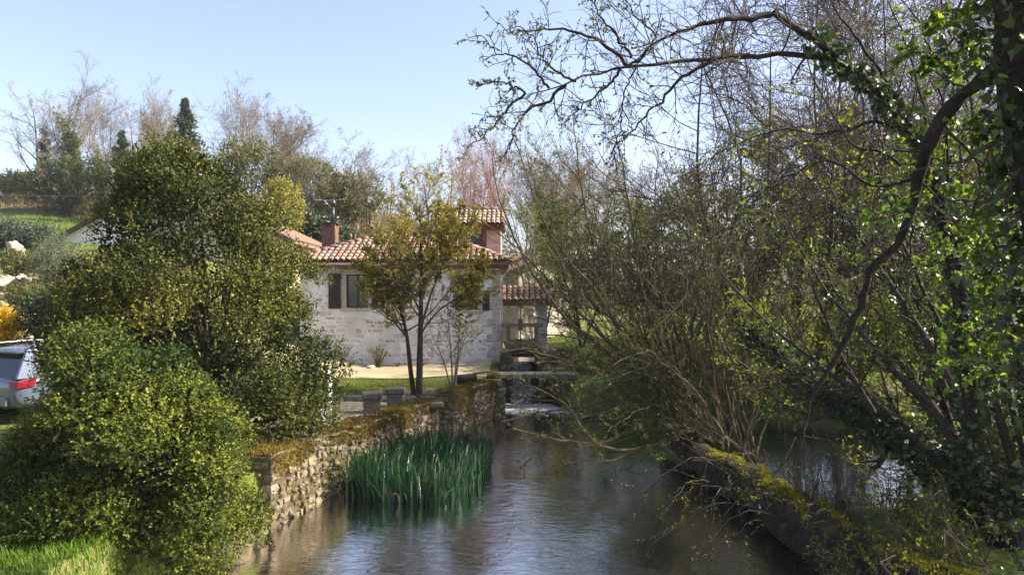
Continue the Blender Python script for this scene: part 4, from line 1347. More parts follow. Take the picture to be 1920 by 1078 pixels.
# ------------------------------------------------------------------ the two boxwoods on the left
rng = np.random.default_rng(101)
rowsA = [(268, 295, 370), (300, 222, 440), (345, 190, 490), (400, 170, 530), (450, 150, 552), (500, 135, 602), (560, 125, 628), (610, 115, 648), (660, 120, 668), (710, 150, 668), (760, 250, 655), (815, 420, 625)]
lumpsA = shell_lumps(rowsA, 13.6, 2.3, rng, 40, (.42, .76), 13.5)
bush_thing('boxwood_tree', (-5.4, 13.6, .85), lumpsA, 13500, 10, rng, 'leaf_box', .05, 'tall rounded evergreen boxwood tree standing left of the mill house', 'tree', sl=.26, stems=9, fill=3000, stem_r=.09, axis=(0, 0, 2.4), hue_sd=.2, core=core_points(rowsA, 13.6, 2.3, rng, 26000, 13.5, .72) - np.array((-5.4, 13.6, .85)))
rowsB = [(612, 135, 225), (630, 125, 325), (665, 120, 385), (720, 110, 430), (790, 70, 468), (850, -10, 505), (910, -60, 515), (965, 10, 500), (1010, 200, 425), (1040, 260, 350)]
lumpsB = shell_lumps(rowsB, 8.9, 1.35, rng, 34, (.28, .5), 8.9, .75)
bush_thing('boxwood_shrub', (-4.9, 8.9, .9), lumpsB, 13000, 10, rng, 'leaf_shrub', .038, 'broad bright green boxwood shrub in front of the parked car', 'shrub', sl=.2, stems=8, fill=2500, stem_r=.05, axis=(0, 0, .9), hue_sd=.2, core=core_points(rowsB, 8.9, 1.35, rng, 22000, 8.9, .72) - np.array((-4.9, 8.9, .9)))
# twin stems of dry bramble and bare litter under them are left to the ground

# ------------------------------------------------------------------ golden tree, sapling and small plants on the lawn
rng = np.random.default_rng(55)
gb = np.array([-2.5, 19.75, .95])
P0a, R0a = spine([(0.04, 0, -.1), (.06, 0, 1.0), (.08, .02, 2.0), (.1, .05, 3.4), (.05, .05, 5.0)], .10, .012, 16)
P0b, R0b = spine([(-.1, .05, -.1), (-.2, .05, .7), (-.3, .05, 1.6), (-.55, .1, 2.6), (-.75, .1, 3.9)], .072, .012, 16)
P0c, R0c = spine([(.08, .02, 1.7), (.35, -.05, 2.6), (.75, -.1, 3.6), (.95, -.1, 4.5)], .04, .010, 16)
P0d, R0d = spine([(-.3, .05, 1.5), (-.85, -.1, 2.3), (-1.2, -.1, 3.2)], .03, .008, 16)
P0e, R0e = spine([(.08, .02, 1.6), (.55, .1, 2.2), (1.25, .2, 2.7), (1.6, .2, 3.3)], .035, .008, 16)
P0 = np.concatenate([P0a, P0b, P0c, P0d, P0e]); R0 = np.concatenate([R0a, R0b, R0c, R0d, R0e])
P1, R1 = grow(P0, R0, 25, rng, (.4, .99), (50, 14), .34, .35, 7, .5, .08, (0, 0, .10), .25, rmin=.006)
P2, R2 = grow(P1, R1, 8, rng, (.15, 1), (38, 12), .5, .3, 5, .55, .12, (0, 0, .06), .4, rmin=.004)
P3, R3 = grow(P2, R2, 6, rng, (.1, 1), (40, 14), .45, .3, 3, .6, .12, (0, 0, .03), .5, rmin=.003)
sel = P3[:, -1, 2] > 1.75
gt = plant('golden_tree', gb, [('trunk', tube_mesh('trunk', [(P0[:1], R0[:1], 9)], 'bark'), None), ('second_stem', tube_mesh('second_stem', [(P0[1:2], R0[1:2], 8)], 'bark'), None),
                               ('limbs', tube_mesh('limbs', [(P0[2:], R0[2:], 6), (P1, R1, 4)], 'twig_tan'), 'stuff'),
                               ('twigs', tube_mesh('twigs', [(P2, R2, 3), (P3, R3, 3)], 'twig_tan'), 'stuff'),
                               ('leaves', leaf_mesh(P3[sel], None, 14, rng, 'leaf_gold', .05, .62, hue=np.clip(.25 + .09 * P3[sel][:, -1, 2] + .2 * rng.normal(size=sel.sum()), 0, 1)), 'stuff')],
           'twin-stemmed tree with golden olive leaves in front of the mill house', 'tree')

rng = np.random.default_rng(56)
Pa, Ra = [], []
for k, (x, z, dx) in enumerate(((0, 2.5, -.15), (-.03, 1.9, -.75), (.04, 2.2, .5), (.02, 1.6, .25))):
    p, r = spine([(x, 0, -.1), (x + dx * .3, 0, z * .4), (x + dx * .75, rng.normal() * .2, z * .75), (x + dx, rng.normal() * .3, z)], .03, .005, 12)
    Pa.append(p); Ra.append(r)
P0 = np.concatenate(Pa); R0 = np.concatenate(Ra)
P1, R1 = grow(P0, R0, 10, rng, (.3, 1), (45, 12), .36, .3, 6, .5, .1, (0, 0, .06), .3, rmin=.004)
P2, R2 = grow(P1, R1, 5, rng, (.1, 1), (40, 12), .5, .3, 4, .6, .12, (0, 0, .03), .5, rmin=.003)
plant('sapling', (-1.66, 20.9, .97), [('stems', tube_mesh('stems', [(P0, R0, 7)], 'bark_grey'), None), ('twigs', tube_mesh('twigs', [(P1, R1, 4), (P2, R2, 3)], 'twig_tan'), 'stuff'),
                                    ('leaves', leaf_mesh(P2, None, 5, rng, 'leaf_olive', .06, .6), 'stuff')], 'pale slender sapling with few leaves by the short wall', 'sapling')

rng = np.random.default_rng(57)
def upright_shrub(name, loc, h, w, n, mat, leafsize, label, rng, per=22, tw='twig_tan', cat_='shrub', group=None):
    P, R = [], []
    for k in range(n):
        a = rng.uniform(0, 6.3); q = rng.uniform(.2, 1) * w
        p, r = spine([(rng.normal() * .05, rng.normal() * .05, -.05), (math.cos(a) * q * .5, math.sin(a) * q * .5, h * .5), (math.cos(a) * q, math.sin(a) * q, h * rng.uniform(.75, 1.05))], .01, .003, 8)
        P.append(p); R.append(r)
    P = np.concatenate(P); R = np.concatenate(R)
    return plant(name, loc, [('stems', tube_mesh('stems', [(P, R, 4)], tw), 'stuff'), ('leaves', leaf_mesh(P, None, per, rng, mat, leafsize, .4, spread=.45), 'stuff')], label, cat_, group)


upright_shrub('wall_shrub', (-4.85, 27.2, .94), .72, .38, 34, 'leaf_olive', .07, 'small upright olive shrub against the foot of the house wall', rng, 26)
for k, (x, lab) in enumerate(((-4.2, 'small flowering tuft right of the wall shrub at the house foot'), (-3.3, 'low green tuft at the house foot behind the golden tree'), (-2.1, 'low green tuft at the house foot near the sapling'), (-1.0, 'leafy tuft at the right foot of the house wall'))):
    upright_shrub('border_plant', (x, 27.5, .94), rng.uniform(.16, .3), .2, 12, 'leaf_fresh', .06, lab, rng, 10, group='plants along the house foot', cat_='plant')
boulder('pale_stone', (-5.05, 26.75, .98), (.2, .15, .13), 41, 'limestone', 'pale stone lying beside the wall shrub', 'stone')

# ------------------------------------------------------------------ reeds in the water
rng = np.random.default_rng(60)
poly = np.array([(-2.95, 13.05), (-2.2, 12.65), (-1.15, 12.7), (-.6, 14.0), (-.42, 15.3), (-.75, 16.2), (-1.7, 16.7), (-2.5, 15.6)])
def inpoly(x, y, poly):
    c = np.zeros(len(x), bool); j = len(poly) - 1
    for i in range(len(poly)):
        xi, yi = poly[i]; xj, yj = poly[j]
        c ^= ((yi > y) != (yj > y)) & (x < (xj - xi) * (y - yi) / (yj - yi + 1e-12) + xi)
        j = i
    return c
n = 11500
x = rng.uniform(-3.1, -.3, n); y = rng.uniform(12.5, 18.1, n)
k = inpoly(x, y, poly); x, y = x[k], y[k]; n = len(x)
h = rng.uniform(.32, .76, n) * rng.uniform(.85, 1.1, n) * (1 - .18 * np.sin(x * 3) * np.sin(y * 2)); az = rng.uniform(0, 2 * PI, n); ln = np.abs(rng.normal(size=n)) * .3 + .05
bend = np.where(rng.random(n) < .16, rng.uniform(.2, .7, n), 0.0)
P = np.stack([np.stack([x + np.cos(az) * (ln * f * f + bend * f ** 4) * h, y + np.sin(az) * (ln * f * f + bend * f ** 4) * h, -.15 + (h + .15) * (f - bend * .75 * f ** 5)], 1) for f in (0, .3, .6, .85, 1.0)], 1)
side = np.stack([-np.sin(az + .8), np.cos(az + .8), np.zeros(n)], 1)
wd = np.array([.011, .014, .012, .008, .001])[None] * rng.uniform(.7, 1.3, (n, 1))
V, F = ribbons(P, wd, side)
vv = np.repeat(np.clip(rng.normal(.42, .24, n), 0, 1), 4)
tag(obj('reeds', V, F, M['reed'], v=vv), 'dense dark green reeds standing in the water along the long wall', 'reeds', kind='stuff')

# ------------------------------------------------------------------ grass
def grass(name, n, area, hgt, mat, label, rng, mask=None, w=.006, zf=None, clump=.35):
    x0, x1, y0, y1 = area
    x = rng.uniform(x0, x1, n); y = rng.uniform(y0, y1, n)
    if mask is not None:
        k = mask(x, y); x, y = x[k], y[k]
    n = len(x)
    z = zground(x, y) + (.05 * np.sin(x * 1.7 + 1.3 * np.sin(y * .9)) * np.sin(y * 1.3 + x * .4)) * np.where((x > -9) & (x < 0) & (y > 10) & (y < 29), .25, 1)
    pt = .5 + .5 * np.sin(x * 2.3 + 2 * np.sin(y * 1.1)) * np.sin(y * 1.9 + x)
    h = hgt * rng.uniform(.5, 1.3, n) * (.7 + .6 * pt)
    az = rng.uniform(0, 2 * PI, n); ln = rng.uniform(.1, .6, n)
    d = np.stack([np.cos(az) * ln, np.sin(az) * ln, np.ones(n)], 1)
    P = np.stack([np.stack([x, y, z - .02], 1), np.stack([x, y, z], 1) + d * (h * .55)[:, None], np.stack([x, y, z], 1) + d * np.array([1.5, 1.5, 1]) * h[:, None]], 1)
    side = np.stack([-np.sin(az), np.cos(az), np.zeros(n)], 1)
    V, F = ribbons(P, np.array([1, .8, .1])[None] * w * rng.uniform(.6, 1.3, (n, 1)), side)
    v = np.repeat(np.clip(pt * clump + (1 - clump) * rng.random(n), 0, 1), 2)
    return tag(obj(name, V, F, M[mat], v=v), label, 'grass', kind='stuff')


rng = np.random.default_rng(70)
def lawn_mask(x, y):
    xr = np.interp(y, [19.5, 22, 23.2], [-1.75, -.95, -.95])
    xg = np.interp(y, [22.2, 23.6, 24.4], [-.9, -3.0, -6])     # ragged front edge of the gravel
    return (x < xr) & ((y < 23.5 + .25 * np.sin(x * 2.1) + .15 * np.sin(x * 5)) | (x > xg + 4))
grass('lawn_grass', 21000, (-9, -.8, 19.6, 24.2), .055, 'grass', 'short lawn grass round the golden tree', rng, lawn_mask, .006)
grass('bank_grass', 21000, (-7.5, -3.9, 5.4, 9.2), .1, 'grass_lush', 'bright sunlit grass on the near left bank', rng, lambda x, y: y < 8.6 + .3 * np.sin(x * 3), .006)
grass('path_grass', 5200, (-5.8, -2.2, 12.0, 19.2), .06, 'grass_dry', 'thin dry grass along the trodden path', rng, lambda x, y: (x < np.interp(y, [11.3, 19.3], [-3.75, -2.05])) & (np.sin(x * 4 + y) + rng.normal(size=len(x)) * .6 > .2), .005)
grass('meadow_grass', 15000, (.8, 16, 21, 42), .12, 'grass_lush', 'green meadow grass on the far right bank', rng, lambda x, y: x > np.interp(y, RBANK[:, 0], RBANK[:, 1]) + .1, .014)
grass('hill_grass', 14000, (-48, -22, 40, 66), .25, 'grass_lush', 'sunny grass on the hill slope at the left', rng, lambda x, y: x < -20, .03)
grass('terrace_grass', 9000, (-22, -11, 20, 34), .12, 'grass', 'grass between the rocks of the terraced garden', rng, None, .014)
grass('hill_dry_grass', 4500, (-52, -22, 64, 69), .5, 'grass_dry', 'dry tall grass at the foot of the hilltop trees', rng, None, .03)
# leaf litter round the feet of the lawn trees
n = 2600
x = rng.normal(-2.1, .55, n); y = rng.normal(20.1, .5, n)
k = (x < np.interp(y, [19.5, 22], [-1.75, -.95])) & (y > 19.6); x, y = x[k], y[k]
V, F = leaves(np.stack([x, y, zground(x, y) + .02 + rng.random(len(x)) * .04], 1), rng.normal(size=(len(x), 3)) * np.array([1, 1, .25]), .05, .7, rng, LEAF6)
tag(obj('leaf_litter', V, F, M['dead_leaf'], v=rng.random(len(F))), 'dry fallen leaves round the foot of the golden tree', 'leaves', kind='stuff')

# ------------------------------------------------------------------ distant farm buildings
def gable(name, x0, x1, y0, y1, ze, zr, wallm, label, z0=0, over=.35, th=.16, edge='wood_brown'):
    e = empty(name, (0, 0, 0), label, 'house')
    xm = (x0 + x1) / 2
    V = [(x0, y0, z0), (x1, y0, z0), (x1, y0, ze), (xm, y0, zr), (x0, y0, ze), (x0, y1, z0), (x1, y1, z0), (x1, y1, ze), (xm, y1, zr), (x0, y1, ze)]
    MB().add(V, [(0, 1, 2, 3, 4), (9, 8, 7, 6, 5), (0, 4, 9, 5), (1, 6, 7, 2)]).build('wall', M[wallm], e)
    s = (zr - ze) / (xm - x0)
    for sg, xe in ((-1, x0), (1, x1)):
        xo = xe + sg * over * 1.4; zo = ze - s * over * 1.4
        ya, yb = y0 - over, y1 + over
        V = [(xo, ya, zo + .03), (xm, ya, zr + .03), (xm, yb, zr + .03), (xo, yb, zo + .03)]
        V += [(x, y, z + th) for x, y, z in V]
        F = [(0, 3, 2, 1), (4, 5, 6, 7), (0, 1, 5, 4), (1, 2, 6, 5), (2, 3, 7, 6), (3, 0, 4, 7)]
        rr = MB().add(V, F).build('roof', M['tile_far'], e)
        V = [(xo, ya - .05, zo - .06), (xm, ya - .05, zr - .06), (xm, ya - .003, zr - .06), (xo, ya - .003, zo - .06)]
        V += [(x, y, z + .26) for x, y, z in V]
        MB().add(V, F).build('verge_board', M[edge], e)
        # rows of barrel tiles as ribs running down the slope
        k = np.arange(y0, y1, .24); nb = len(k)
        P = np.stack([np.stack([np.full(nb, xo + (xm - xo) * f), k, np.full(nb, zo + .03 + th + (zr - zo) * f)], 1) for f in (0, .5, 1.0)], 1)
        V, F = tubes(P, np.full(P.shape[:2], .085), 6)
        obj('tile', V, F, M['tile_far'], e, smooth=True, kind='stuff')
    return e


gable('hillside_barn', -27.0, -16.5, 45, 56, 7.15, 10.0, 'render_white', 'pale walled barn with brown roof verge left behind the boxwood tree', 3)
fh = gable('farmhouse', -15.7, -10.9, 36, 54, 6.3, 7.45, 'render_cream', 'cream farmhouse with brown tile roof behind the chimney', 1)
ob = gable('outbuilding', -1.6, 1.6, -2, 3, 3.9, 4.6, 'limestone', 'small pale outbuilding behind the shelter right of the mill house', 0, .2, .1)
ob.location = (.35, 38, .9); ob.rotation_euler = (0, 0, math.radians(38))

# ------------------------------------------------------------------ hilltop and background trees
bareA = bare_proto(1, 10, 10, 40)
bareB = bare_proto(2, 10, 12, 32, up=.14, forks=3, mat_tw='twig_pale')
bareC = bare_proto(3, 10, 9, 46, mat_t='bark', mat_tw='twig_brown', forks=2)
bareD = bare_proto(4, 10, 12, 28, up=.16, forks=3, mat_tw='twig_brown', leaf=('leaf_olive', 1, .12, .5))
bareP = bare_proto(5, 10, 13, 26, up=.18, forks=3, mat_t='twig_pink', mat_tw='twig_pink', tw=.010, dens=(6, 5, 4))
ivyA = bare_proto(7, 10, 10, 40, ivy=2600, mat_t='bark')
ivyB = bare_proto(8, 10, 9, 40, ivy=3200, forks=2, mat_t='bark')
conA = conifer_proto(9, 10, 'needle', .27, 30, .24)
conB = conifer_proto(10, 10, 'needle', .3, 16, .34)
rng = np.random.default_rng(80)


def bg(name, proto, px, ptop, d, label, cat_='tree', group='bare trees on the hill', wide=1.0, base=None, sink=0.0):
    X = (px - 960) / 1400 * d
    zb = float(zground(np.array([X]), np.array([d]))[0]) if base is None else base
    zt = EYE + (560 - ptop) / 1400 * d
    s = (zt - zb) / 10.0
    return plant(name, (X, d, zb - sink), proto, label, cat_, group, (s * wide, s * wide, s), rng.uniform(0, 6.3))


for (nm, pr, px, pt, d, lab, wd) in (
    ('bare_tree', bareA, 62, 172, 66, 'tallest bare tree at the left end of the hilltop', 1.15),
    ('bare_tree', bareC, 118, 160, 68, 'bare tree leaning over the ivy trees on the left hilltop', 1.0),
    ('bare_tree', bareB, 205, 205, 74, 'pale bare tree just right of the ivy-clad hilltop trees', 1.0),
    ('bare_tree', bareA, 245, 200, 72, 'bare tree above the top left of the boxwood', 1.0),
    ('bare_tree', bareB, 285, 195, 76, 'bare tree left of the tall conifer', .9),
    ('bare_tree', bareD, 300, 240, 66, 'brownish bare tree at the foot of the tall conifer', 1.0),
    ('bare_tree', bareB, 440, 200, 72, 'pale many-stemmed bare tree right of the tall conifer', 1.25),
    ('bare_tree', bareC, 505, 235, 70, 'brown bare tree on the slope above the yellow bush', 1.1),
    ('bare_tree', bareD, 545, 245, 72, 'budding bare tree above the farmhouse roof', 1.1),
    ('bare_tree', bareA, 590, 270, 66, 'bare tree directly above the chimney', 1.0),
    ('bare_tree', bareC, 645, 290, 62, 'grey bare tree right of the dark evergreens', 1.2),
    ('bare_tree', bareD, 560, 310, 58, 'low brown bare tree behind the farmhouse', 1.2),
    ('bare_tree', bareC, 690, 330, 50, 'bare tree just left of the golden tree top', 1.2),
    ('bare_tree', bareA, 735, 320, 58, 'bare tree rising behind the golden tree', 1.1),
    ('bare_tree', bareC, 800, 330, 60, 'bare tree behind the right side of the golden tree', 1.1),
    ('bare_tree', bareA, 848, 268, 44, 'dark bare tree left of the pink tree', .8),
    ('bare_tree', bareC, 930, 300, 56, 'bare tree right of the pink tree', 1.0),
    ('bare_tree', bareB, 985, 320, 62, 'pale bare tree behind the left willow shoots', 1.1),
    ('bare_tree', bareD, 1050, 325, 60, 'round bare tree seen through the willow shoots', 1.2),
    ('bare_tree', bareB, 1120, 330, 66, 'distant bare tree beyond the meadow hedge', 1.3),
    ('bare_tree', bareC, 1200, 320, 64, 'far bare tree behind the thicket centre', 1.3),
):
    bg(nm, pr, px, pt, d, lab, wide=wd)
bg('pink_tree', bareP, 890, 300, 40, 'upright pinkish red twigged tree behind the upper storey', group=None, wide=.85)
for (px, pt, d, lab, pr, wd) in ((88, 235, 67, 'ivy-clad tree beneath the tallest bare tree', ivyA, 1.0), (150, 205, 66, 'largest ivy-covered tree on the left hilltop', ivyB, 1.15), (120, 300, 62, 'low dark ivy-covered trunk on the left hilltop', ivyA, 1.6), (185, 270, 64, 'ivy-clad tree beside the hilltop barn verge', ivyB, 1.3),
                                 (598, 320, 58, 'ivy-clad tree directly left of the dark evergreens', ivyA, 1.2), (1010, 365, 46, 'ivy-clad tree right of the upper storey', ivyB, 1.2)):
    bg('ivy_tree', pr, px, pt, d, lab, group='ivy-clad trees on the hill', wide=wd)
bg('tall_conifer', conA, 347, 184, 62, 'tall bluish conifer above the boxwood tree', group=None, wide=1.05)
bg('dark_evergreen', conB, 628, 325, 56, 'dark evergreen beyond the chimney', group=None, wide=1.1)
bg('olive_conifer', conB, 228, 245, 60, 'olive green conical tree left above the boxwood', group=None, wide=.9)

# brushwood that covers the hill behind the house and the far bank: nobody could count it
rs = np.random.default_rng(85)
n = 1500
x = rs.uniform(-46, 22, n); y = rs.uniform(52, 84, n)
k = (x > -27) | (y > 66); x, y = x[k], y[k]; n = len(x)
h_ = rs.uniform(.8, 3.4, n); az = rs.uniform(0, 6.3, n); ln = rs.uniform(.05, .5, n)
b_ = np.stack([x, y, zground(x, y) - .2], 1)
P0 = np.stack([b_ + np.stack([np.cos(az) * ln * h_ * f ** 1.5, np.sin(az) * ln * h_ * f ** 1.5, h_ * f], 1) for f in (0, .35, .7, 1.0)], 1)
R0 = np.linspace(.03, .008, 4)[None] * np.ones((n, 1))
P1, R1 = grow(P0, R0, 7, rs, (.2, 1), (38, 12), .42, .3, 3, .5, .15, (0, 0, .08), .5, rmin=.012)
V, F = cat(tubes(P0, R0, 3), tubes(P1, R1, 3))
tag(obj('hillside_brushwood', V, F, M['twig_brown']), 'brown leafless brushwood covering the slope behind the house', 'brushwood', kind='stuff')

# rounded shrubs and leafy trees in the middle distance
def ball_lumps(c, R, n, rng, r=(.3, .5)):
    D = nrm(rng.normal(size=(n, 3)) + np.array([0, -.3, .1]))
    rr = rng.uniform(*r, n)
    C = np.asarray(c) + D * (np.asarray(R) - rr[:, None] * .7) * rng.uniform(.75, 1, n)[:, None]
    return np.concatenate([C, (rr[:, None] * rng.uniform(.8, 1.3, (n, 3)))], 1)


def ball_bush(name, px, py, d, R, label, mat, size, n, sprigs, rng, r=(.3, .6), cat_='shrub', sl=.25, group=None, per=8, fill=0, **kw):
    c = W(px, py, d)
    zb = float(zground(np.array([c[0]]), np.array([c[1]]))[0])
    return bush_thing(name, (c[0], c[1], zb), ball_lumps(c, R, n, rng, r), sprigs, per, rng, mat, size, label, cat_, sl, 4, group, fill, **kw)


rng = np.random.default_rng(90)
ball_bush('yellow_green_bush', 528, 398, 44, (1.2, 1.2, 1.7), 'yellow green bush left of the chimney', 'leaf_yellowgreen', .13, 40, 1800, rng, (.4, .7), sl=.4)
ball_bush('laurel_bush', 590, 440, 46, (2.2, 1.5, 1.0), 'glossy dark laurel bush behind the farmhouse roof', 'leaf_ivy', .2, 30, 1300, rng, (.4, .7), sl=.4)
ball_bush('hill_shrub', 560, 350, 60, (3.5, 2, 2.2), 'olive shrub on the slope above the farmhouse', 'leaf_olive', .16, 50, 1900, rng, (.5, .9), sl=.5, group='shrubs on the hill slope')
ball_bush('hill_shrub', 470, 330, 58, (3.0, 2, 3), 'olive shrub just over the right shoulder of the boxwood', 'leaf_olive', .16, 50, 1500, rng, (.5, .9), sl=.5, group='shrubs on the hill slope')
ball_bush('hill_shrub', 660, 385, 50, (2.5, 2, 2.0), 'brown green shrub right of the chimney', 'leaf_olive', .15, 40, 1300, rng, (.5, .9), sl=.5, group='shrubs on the hill slope')
ball_bush('hill_shrub', 40, 352, 70, (2.2, 2, 1.0), 'low scrub at the left end of the hilltop', 'leaf_olive', .2, 25, 900, rng, (.5, .8), sl=.5, group='shrubs on the hill slope')
ball_bush('hill_shrub', 130, 350, 63, (3.8, 2, 2.2), 'dark evergreen scrub under the ivy-clad trees', 'leaf_green', .2, 40, 1300, rng, (.5, .9), sl=.5, group='shrubs on the hill slope')
ball_bush('cedar_shrub', 15, 455, 33, (1.4, 1.2, .6), 'spreading dark conifer at the top of the rock garden', 'needle', .13, 45, 2600, rng, (.35, .6), sl=.4, wr=.3)
ball_bush('cedar_shrub', 70, 455, 31, (.7, .8, .5), 'lower bough of dark conifer above the grey leaved tree', 'needle', .12, 20, 900, rng, (.3, .45), sl=.35, wr=.3)
ball_bush('forsythia', 2, 625, 19.5, (.45, .6, .62), 'bright yellow flowering forsythia behind the car roof', 'leaf_yellow', .05, 26, 1900, rng, (.16, .28), sl=.2)
og = W(112, 505, 25)
ol = ball_lumps(og, (.85, .8, .95), 34, rng, (.25, .4))
bush_thing('olive_tree', (og[0] + .06, 25, 2.3), ol, 1900, 8, rng, 'leaf_olivetree', .06, 'slender grey green olive tree left of the boxwood', 'tree', .28, 3, stem_mat='bark_grey', wr=.35)
ball_bush('terrace_shrub', 60, 500, 27, (1.0, .6, .4), 'low grass green cushion on the rock garden', 'leaf_olive', .07, 16, 700, rng, (.2, .4), sl=.2, group='cushion plants in the rock garden')
ball_bush('terrace_shrub', 60, 560, 23.5, (.9, .5, .28), 'brownish cushion plant above the stone steps', 'leaf_olive', .06, 16, 700, rng, (.18, .3), sl=.2, group='cushion plants in the rock garden')
ball_bush('dark_hedge', 140, 600, 19.5, (1.3, .8, .75), 'dark shaded hedge behind the boxwood left side', 'leaf_ivy', .09, 30, 1600, rng, (.3, .5), sl=.2)

# rocks of the terraced garden
rng = np.random.default_rng(95)
rk = [(15, 530, 26, .5), (45, 525, 26, .45), (75, 500, 27, .4), (60, 520, 26.3, .35), (30, 470, 29, .5), (20, 560, 24, .45), (8, 575, 23, .4), (35, 590, 22, .4), (60, 598, 22, .35), (75, 560, 23.5, .25), (92, 540, 24.5, .3),
      (45, 640, 20.2, .3), (62, 642, 20.2, .28), (80, 640, 20.3, .3), (98, 642, 20.3, .26), (30, 648, 20.1, .3), (12, 660, 20, .3), (10, 605, 21.8, .4), (85, 470, 29, .35)]
where = ['left edge of the upper ledge', 'middle of the upper ledge', 'right of the upper ledge', 'gap of the upper ledge', 'dark conifer foot', 'left of the middle ledge', 'frame edge above the forsythia', 'stone steps start', 'stone steps end',
         'cushion plant right side', 'olive tree foot', 'low kerb centre', 'low kerb right of centre', 'low kerb before the right end', 'low kerb right end', 'low kerb beside the forsythia', 'foot of the forsythia', 'top of the forsythia', 'slope beside the olive crown']
for k, (px, py, d, s) in enumerate(rk):
    c = W(px, py, d)
    boulder('garden_rock', c, (s * rng.uniform(.8, 1.3), s * .8, s * rng.uniform(.55, .9)), 200 + k, 'rock', 'pale garden rock at the ' + where[k], 'rock', 'rocks of the terraced garden', rng.uniform(0, 3))
MB_ = empty('garden_trough', W(93, 602, 21.5), 'dark round barrel by the stone steps of the rock garden', 'barrel')
prof = [(.2, -.3), (.24, -.1), (.25, .1), (.22, .28), (.19, .28), (.18, .2)]
MB().tube([(0, 0, z) for r, z in prof], [r for r, z in prof], 14).build('barrel_body', M['bark_dark'], MB_, smooth=True)
MB().tube([(.26 * math.cos(q), .26 * math.sin(q), .0) for q in np.linspace(0, 2 * PI, 17)], .012, 5, False).build('hoop', M['metal_black'], MB_)

# ------------------------------------------------------------------ telephone wire over the hill
pw = np.array([W(-80, 362, 55) + (W(320, 369, 55) - W(-80, 362, 55)) * f + np.array([0, 0, -.1 * 4 * f * (1 - f)]) for f in np.linspace(0, 1, 14)])
wo = MB().tube(pw, .009, 4).build('overhead_wire', M['zinc'])
tag(wo, 'thin overhead wire sagging across the left hill', 'wire')

# ================================================================== the right bank thicket
# ------------------------------------------------------------------ fallen mossy willow trunk with its fan of shoots
rng = np.random.default_rng(300)
log_ax = np.array([(3.62, 17.0, .42), (3.72, 16.0, .36), (3.8, 14.0, .30), (4.0, 12.4, .36), (4.02, 10.8, .33), (4.2, 9.4, .28), (4.55, 7.6, .3), (5.0, 6.2, .25)])
P, R = spine(log_ax, .27, .4, 60)
R = R * (1 + .07 * np.sin(np.linspace(0, 22, 60)) + .05 * rng.normal(size=60))[None]
S = 22
V, F = tubes(P, R, S)
Vr = V.reshape(60, S, 3); c = P[0][:, None]
a = np.arange(S) / S * 2 * PI
knob = 1 + .10 * np.sin(3 * a + 1)[None] * np.sin(np.linspace(0, 14, 60))[:, None] + .07 * np.sin(7 * a)[None] * np.sin(np.linspace(0, 31, 60))[:, None] + .04 * rng.normal(size=(60, S))
Vr = c + (Vr - c) * knob[..., None]
V = np.concatenate([Vr.reshape(-1, 3), P[0][:1], P[0][-1:]])
caps = [np.array([[k, (k + 1) % S, 60 * S] for k in range(S)]), np.array([[59 * S + k, 60 * S + 1, 59 * S + (k + 1) % S] for k in range(S)])]
willow = empty('fallen_willow', (0, 0, 0), 'mossy fallen willow trunk along the water with a fan of bare shoots', 'tree')
obj('trunk', V, [F] + caps, M['bark_moss'], willow, smooth=True)
# moss pads on the upper right side of the trunk
n = 20000
u = rng.random(n) ** .9 * 45 + 10; i = u.astype(int); th = rng.normal(.3, .5, n)
ctr = P[0][i] * (1 - (u - i))[:, None] + P[0][np.minimum(i + 1, 59)] * (u - i)[:, None]
dirn = np.stack([np.sin(th), np.zeros(n), np.cos(th)], 1)
rad = R[0][i] * 1.03
pt = np.sin(u * .7 + 2 * np.sin(th * 2)) * np.sin(u * .31 + th * 3) + rng.normal(size=n) * .25
k = (pt > -.05) & (u > 14 + 6 * rng.random(n))
pm = ctr[k] + dirn[k] * rad[k][:, None]
Vm, Fm = fibres(pm, dirn[k], rng, (.02, .06), .01, .6)
obj('moss', Vm, Fm, M['moss_green'], willow, v=np.clip(.45 + .3 * pt[k] + .2 * rng.normal(size=k.sum()), 0, 1), kind='stuff')

# shoots: hand-placed long ones traced by their run, then many more between them
def shoots(list_px, r0, r1, rng, K=14):
    Ps, Rs = [], []
    for pts, rr in list_px:
        p, r = spine([W(*q) for q in pts], r0 * rr, r1, K, .015, rng)
        Ps.append(p); Rs.append(r)
    return np.concatenate(Ps), np.concatenate(Rs)


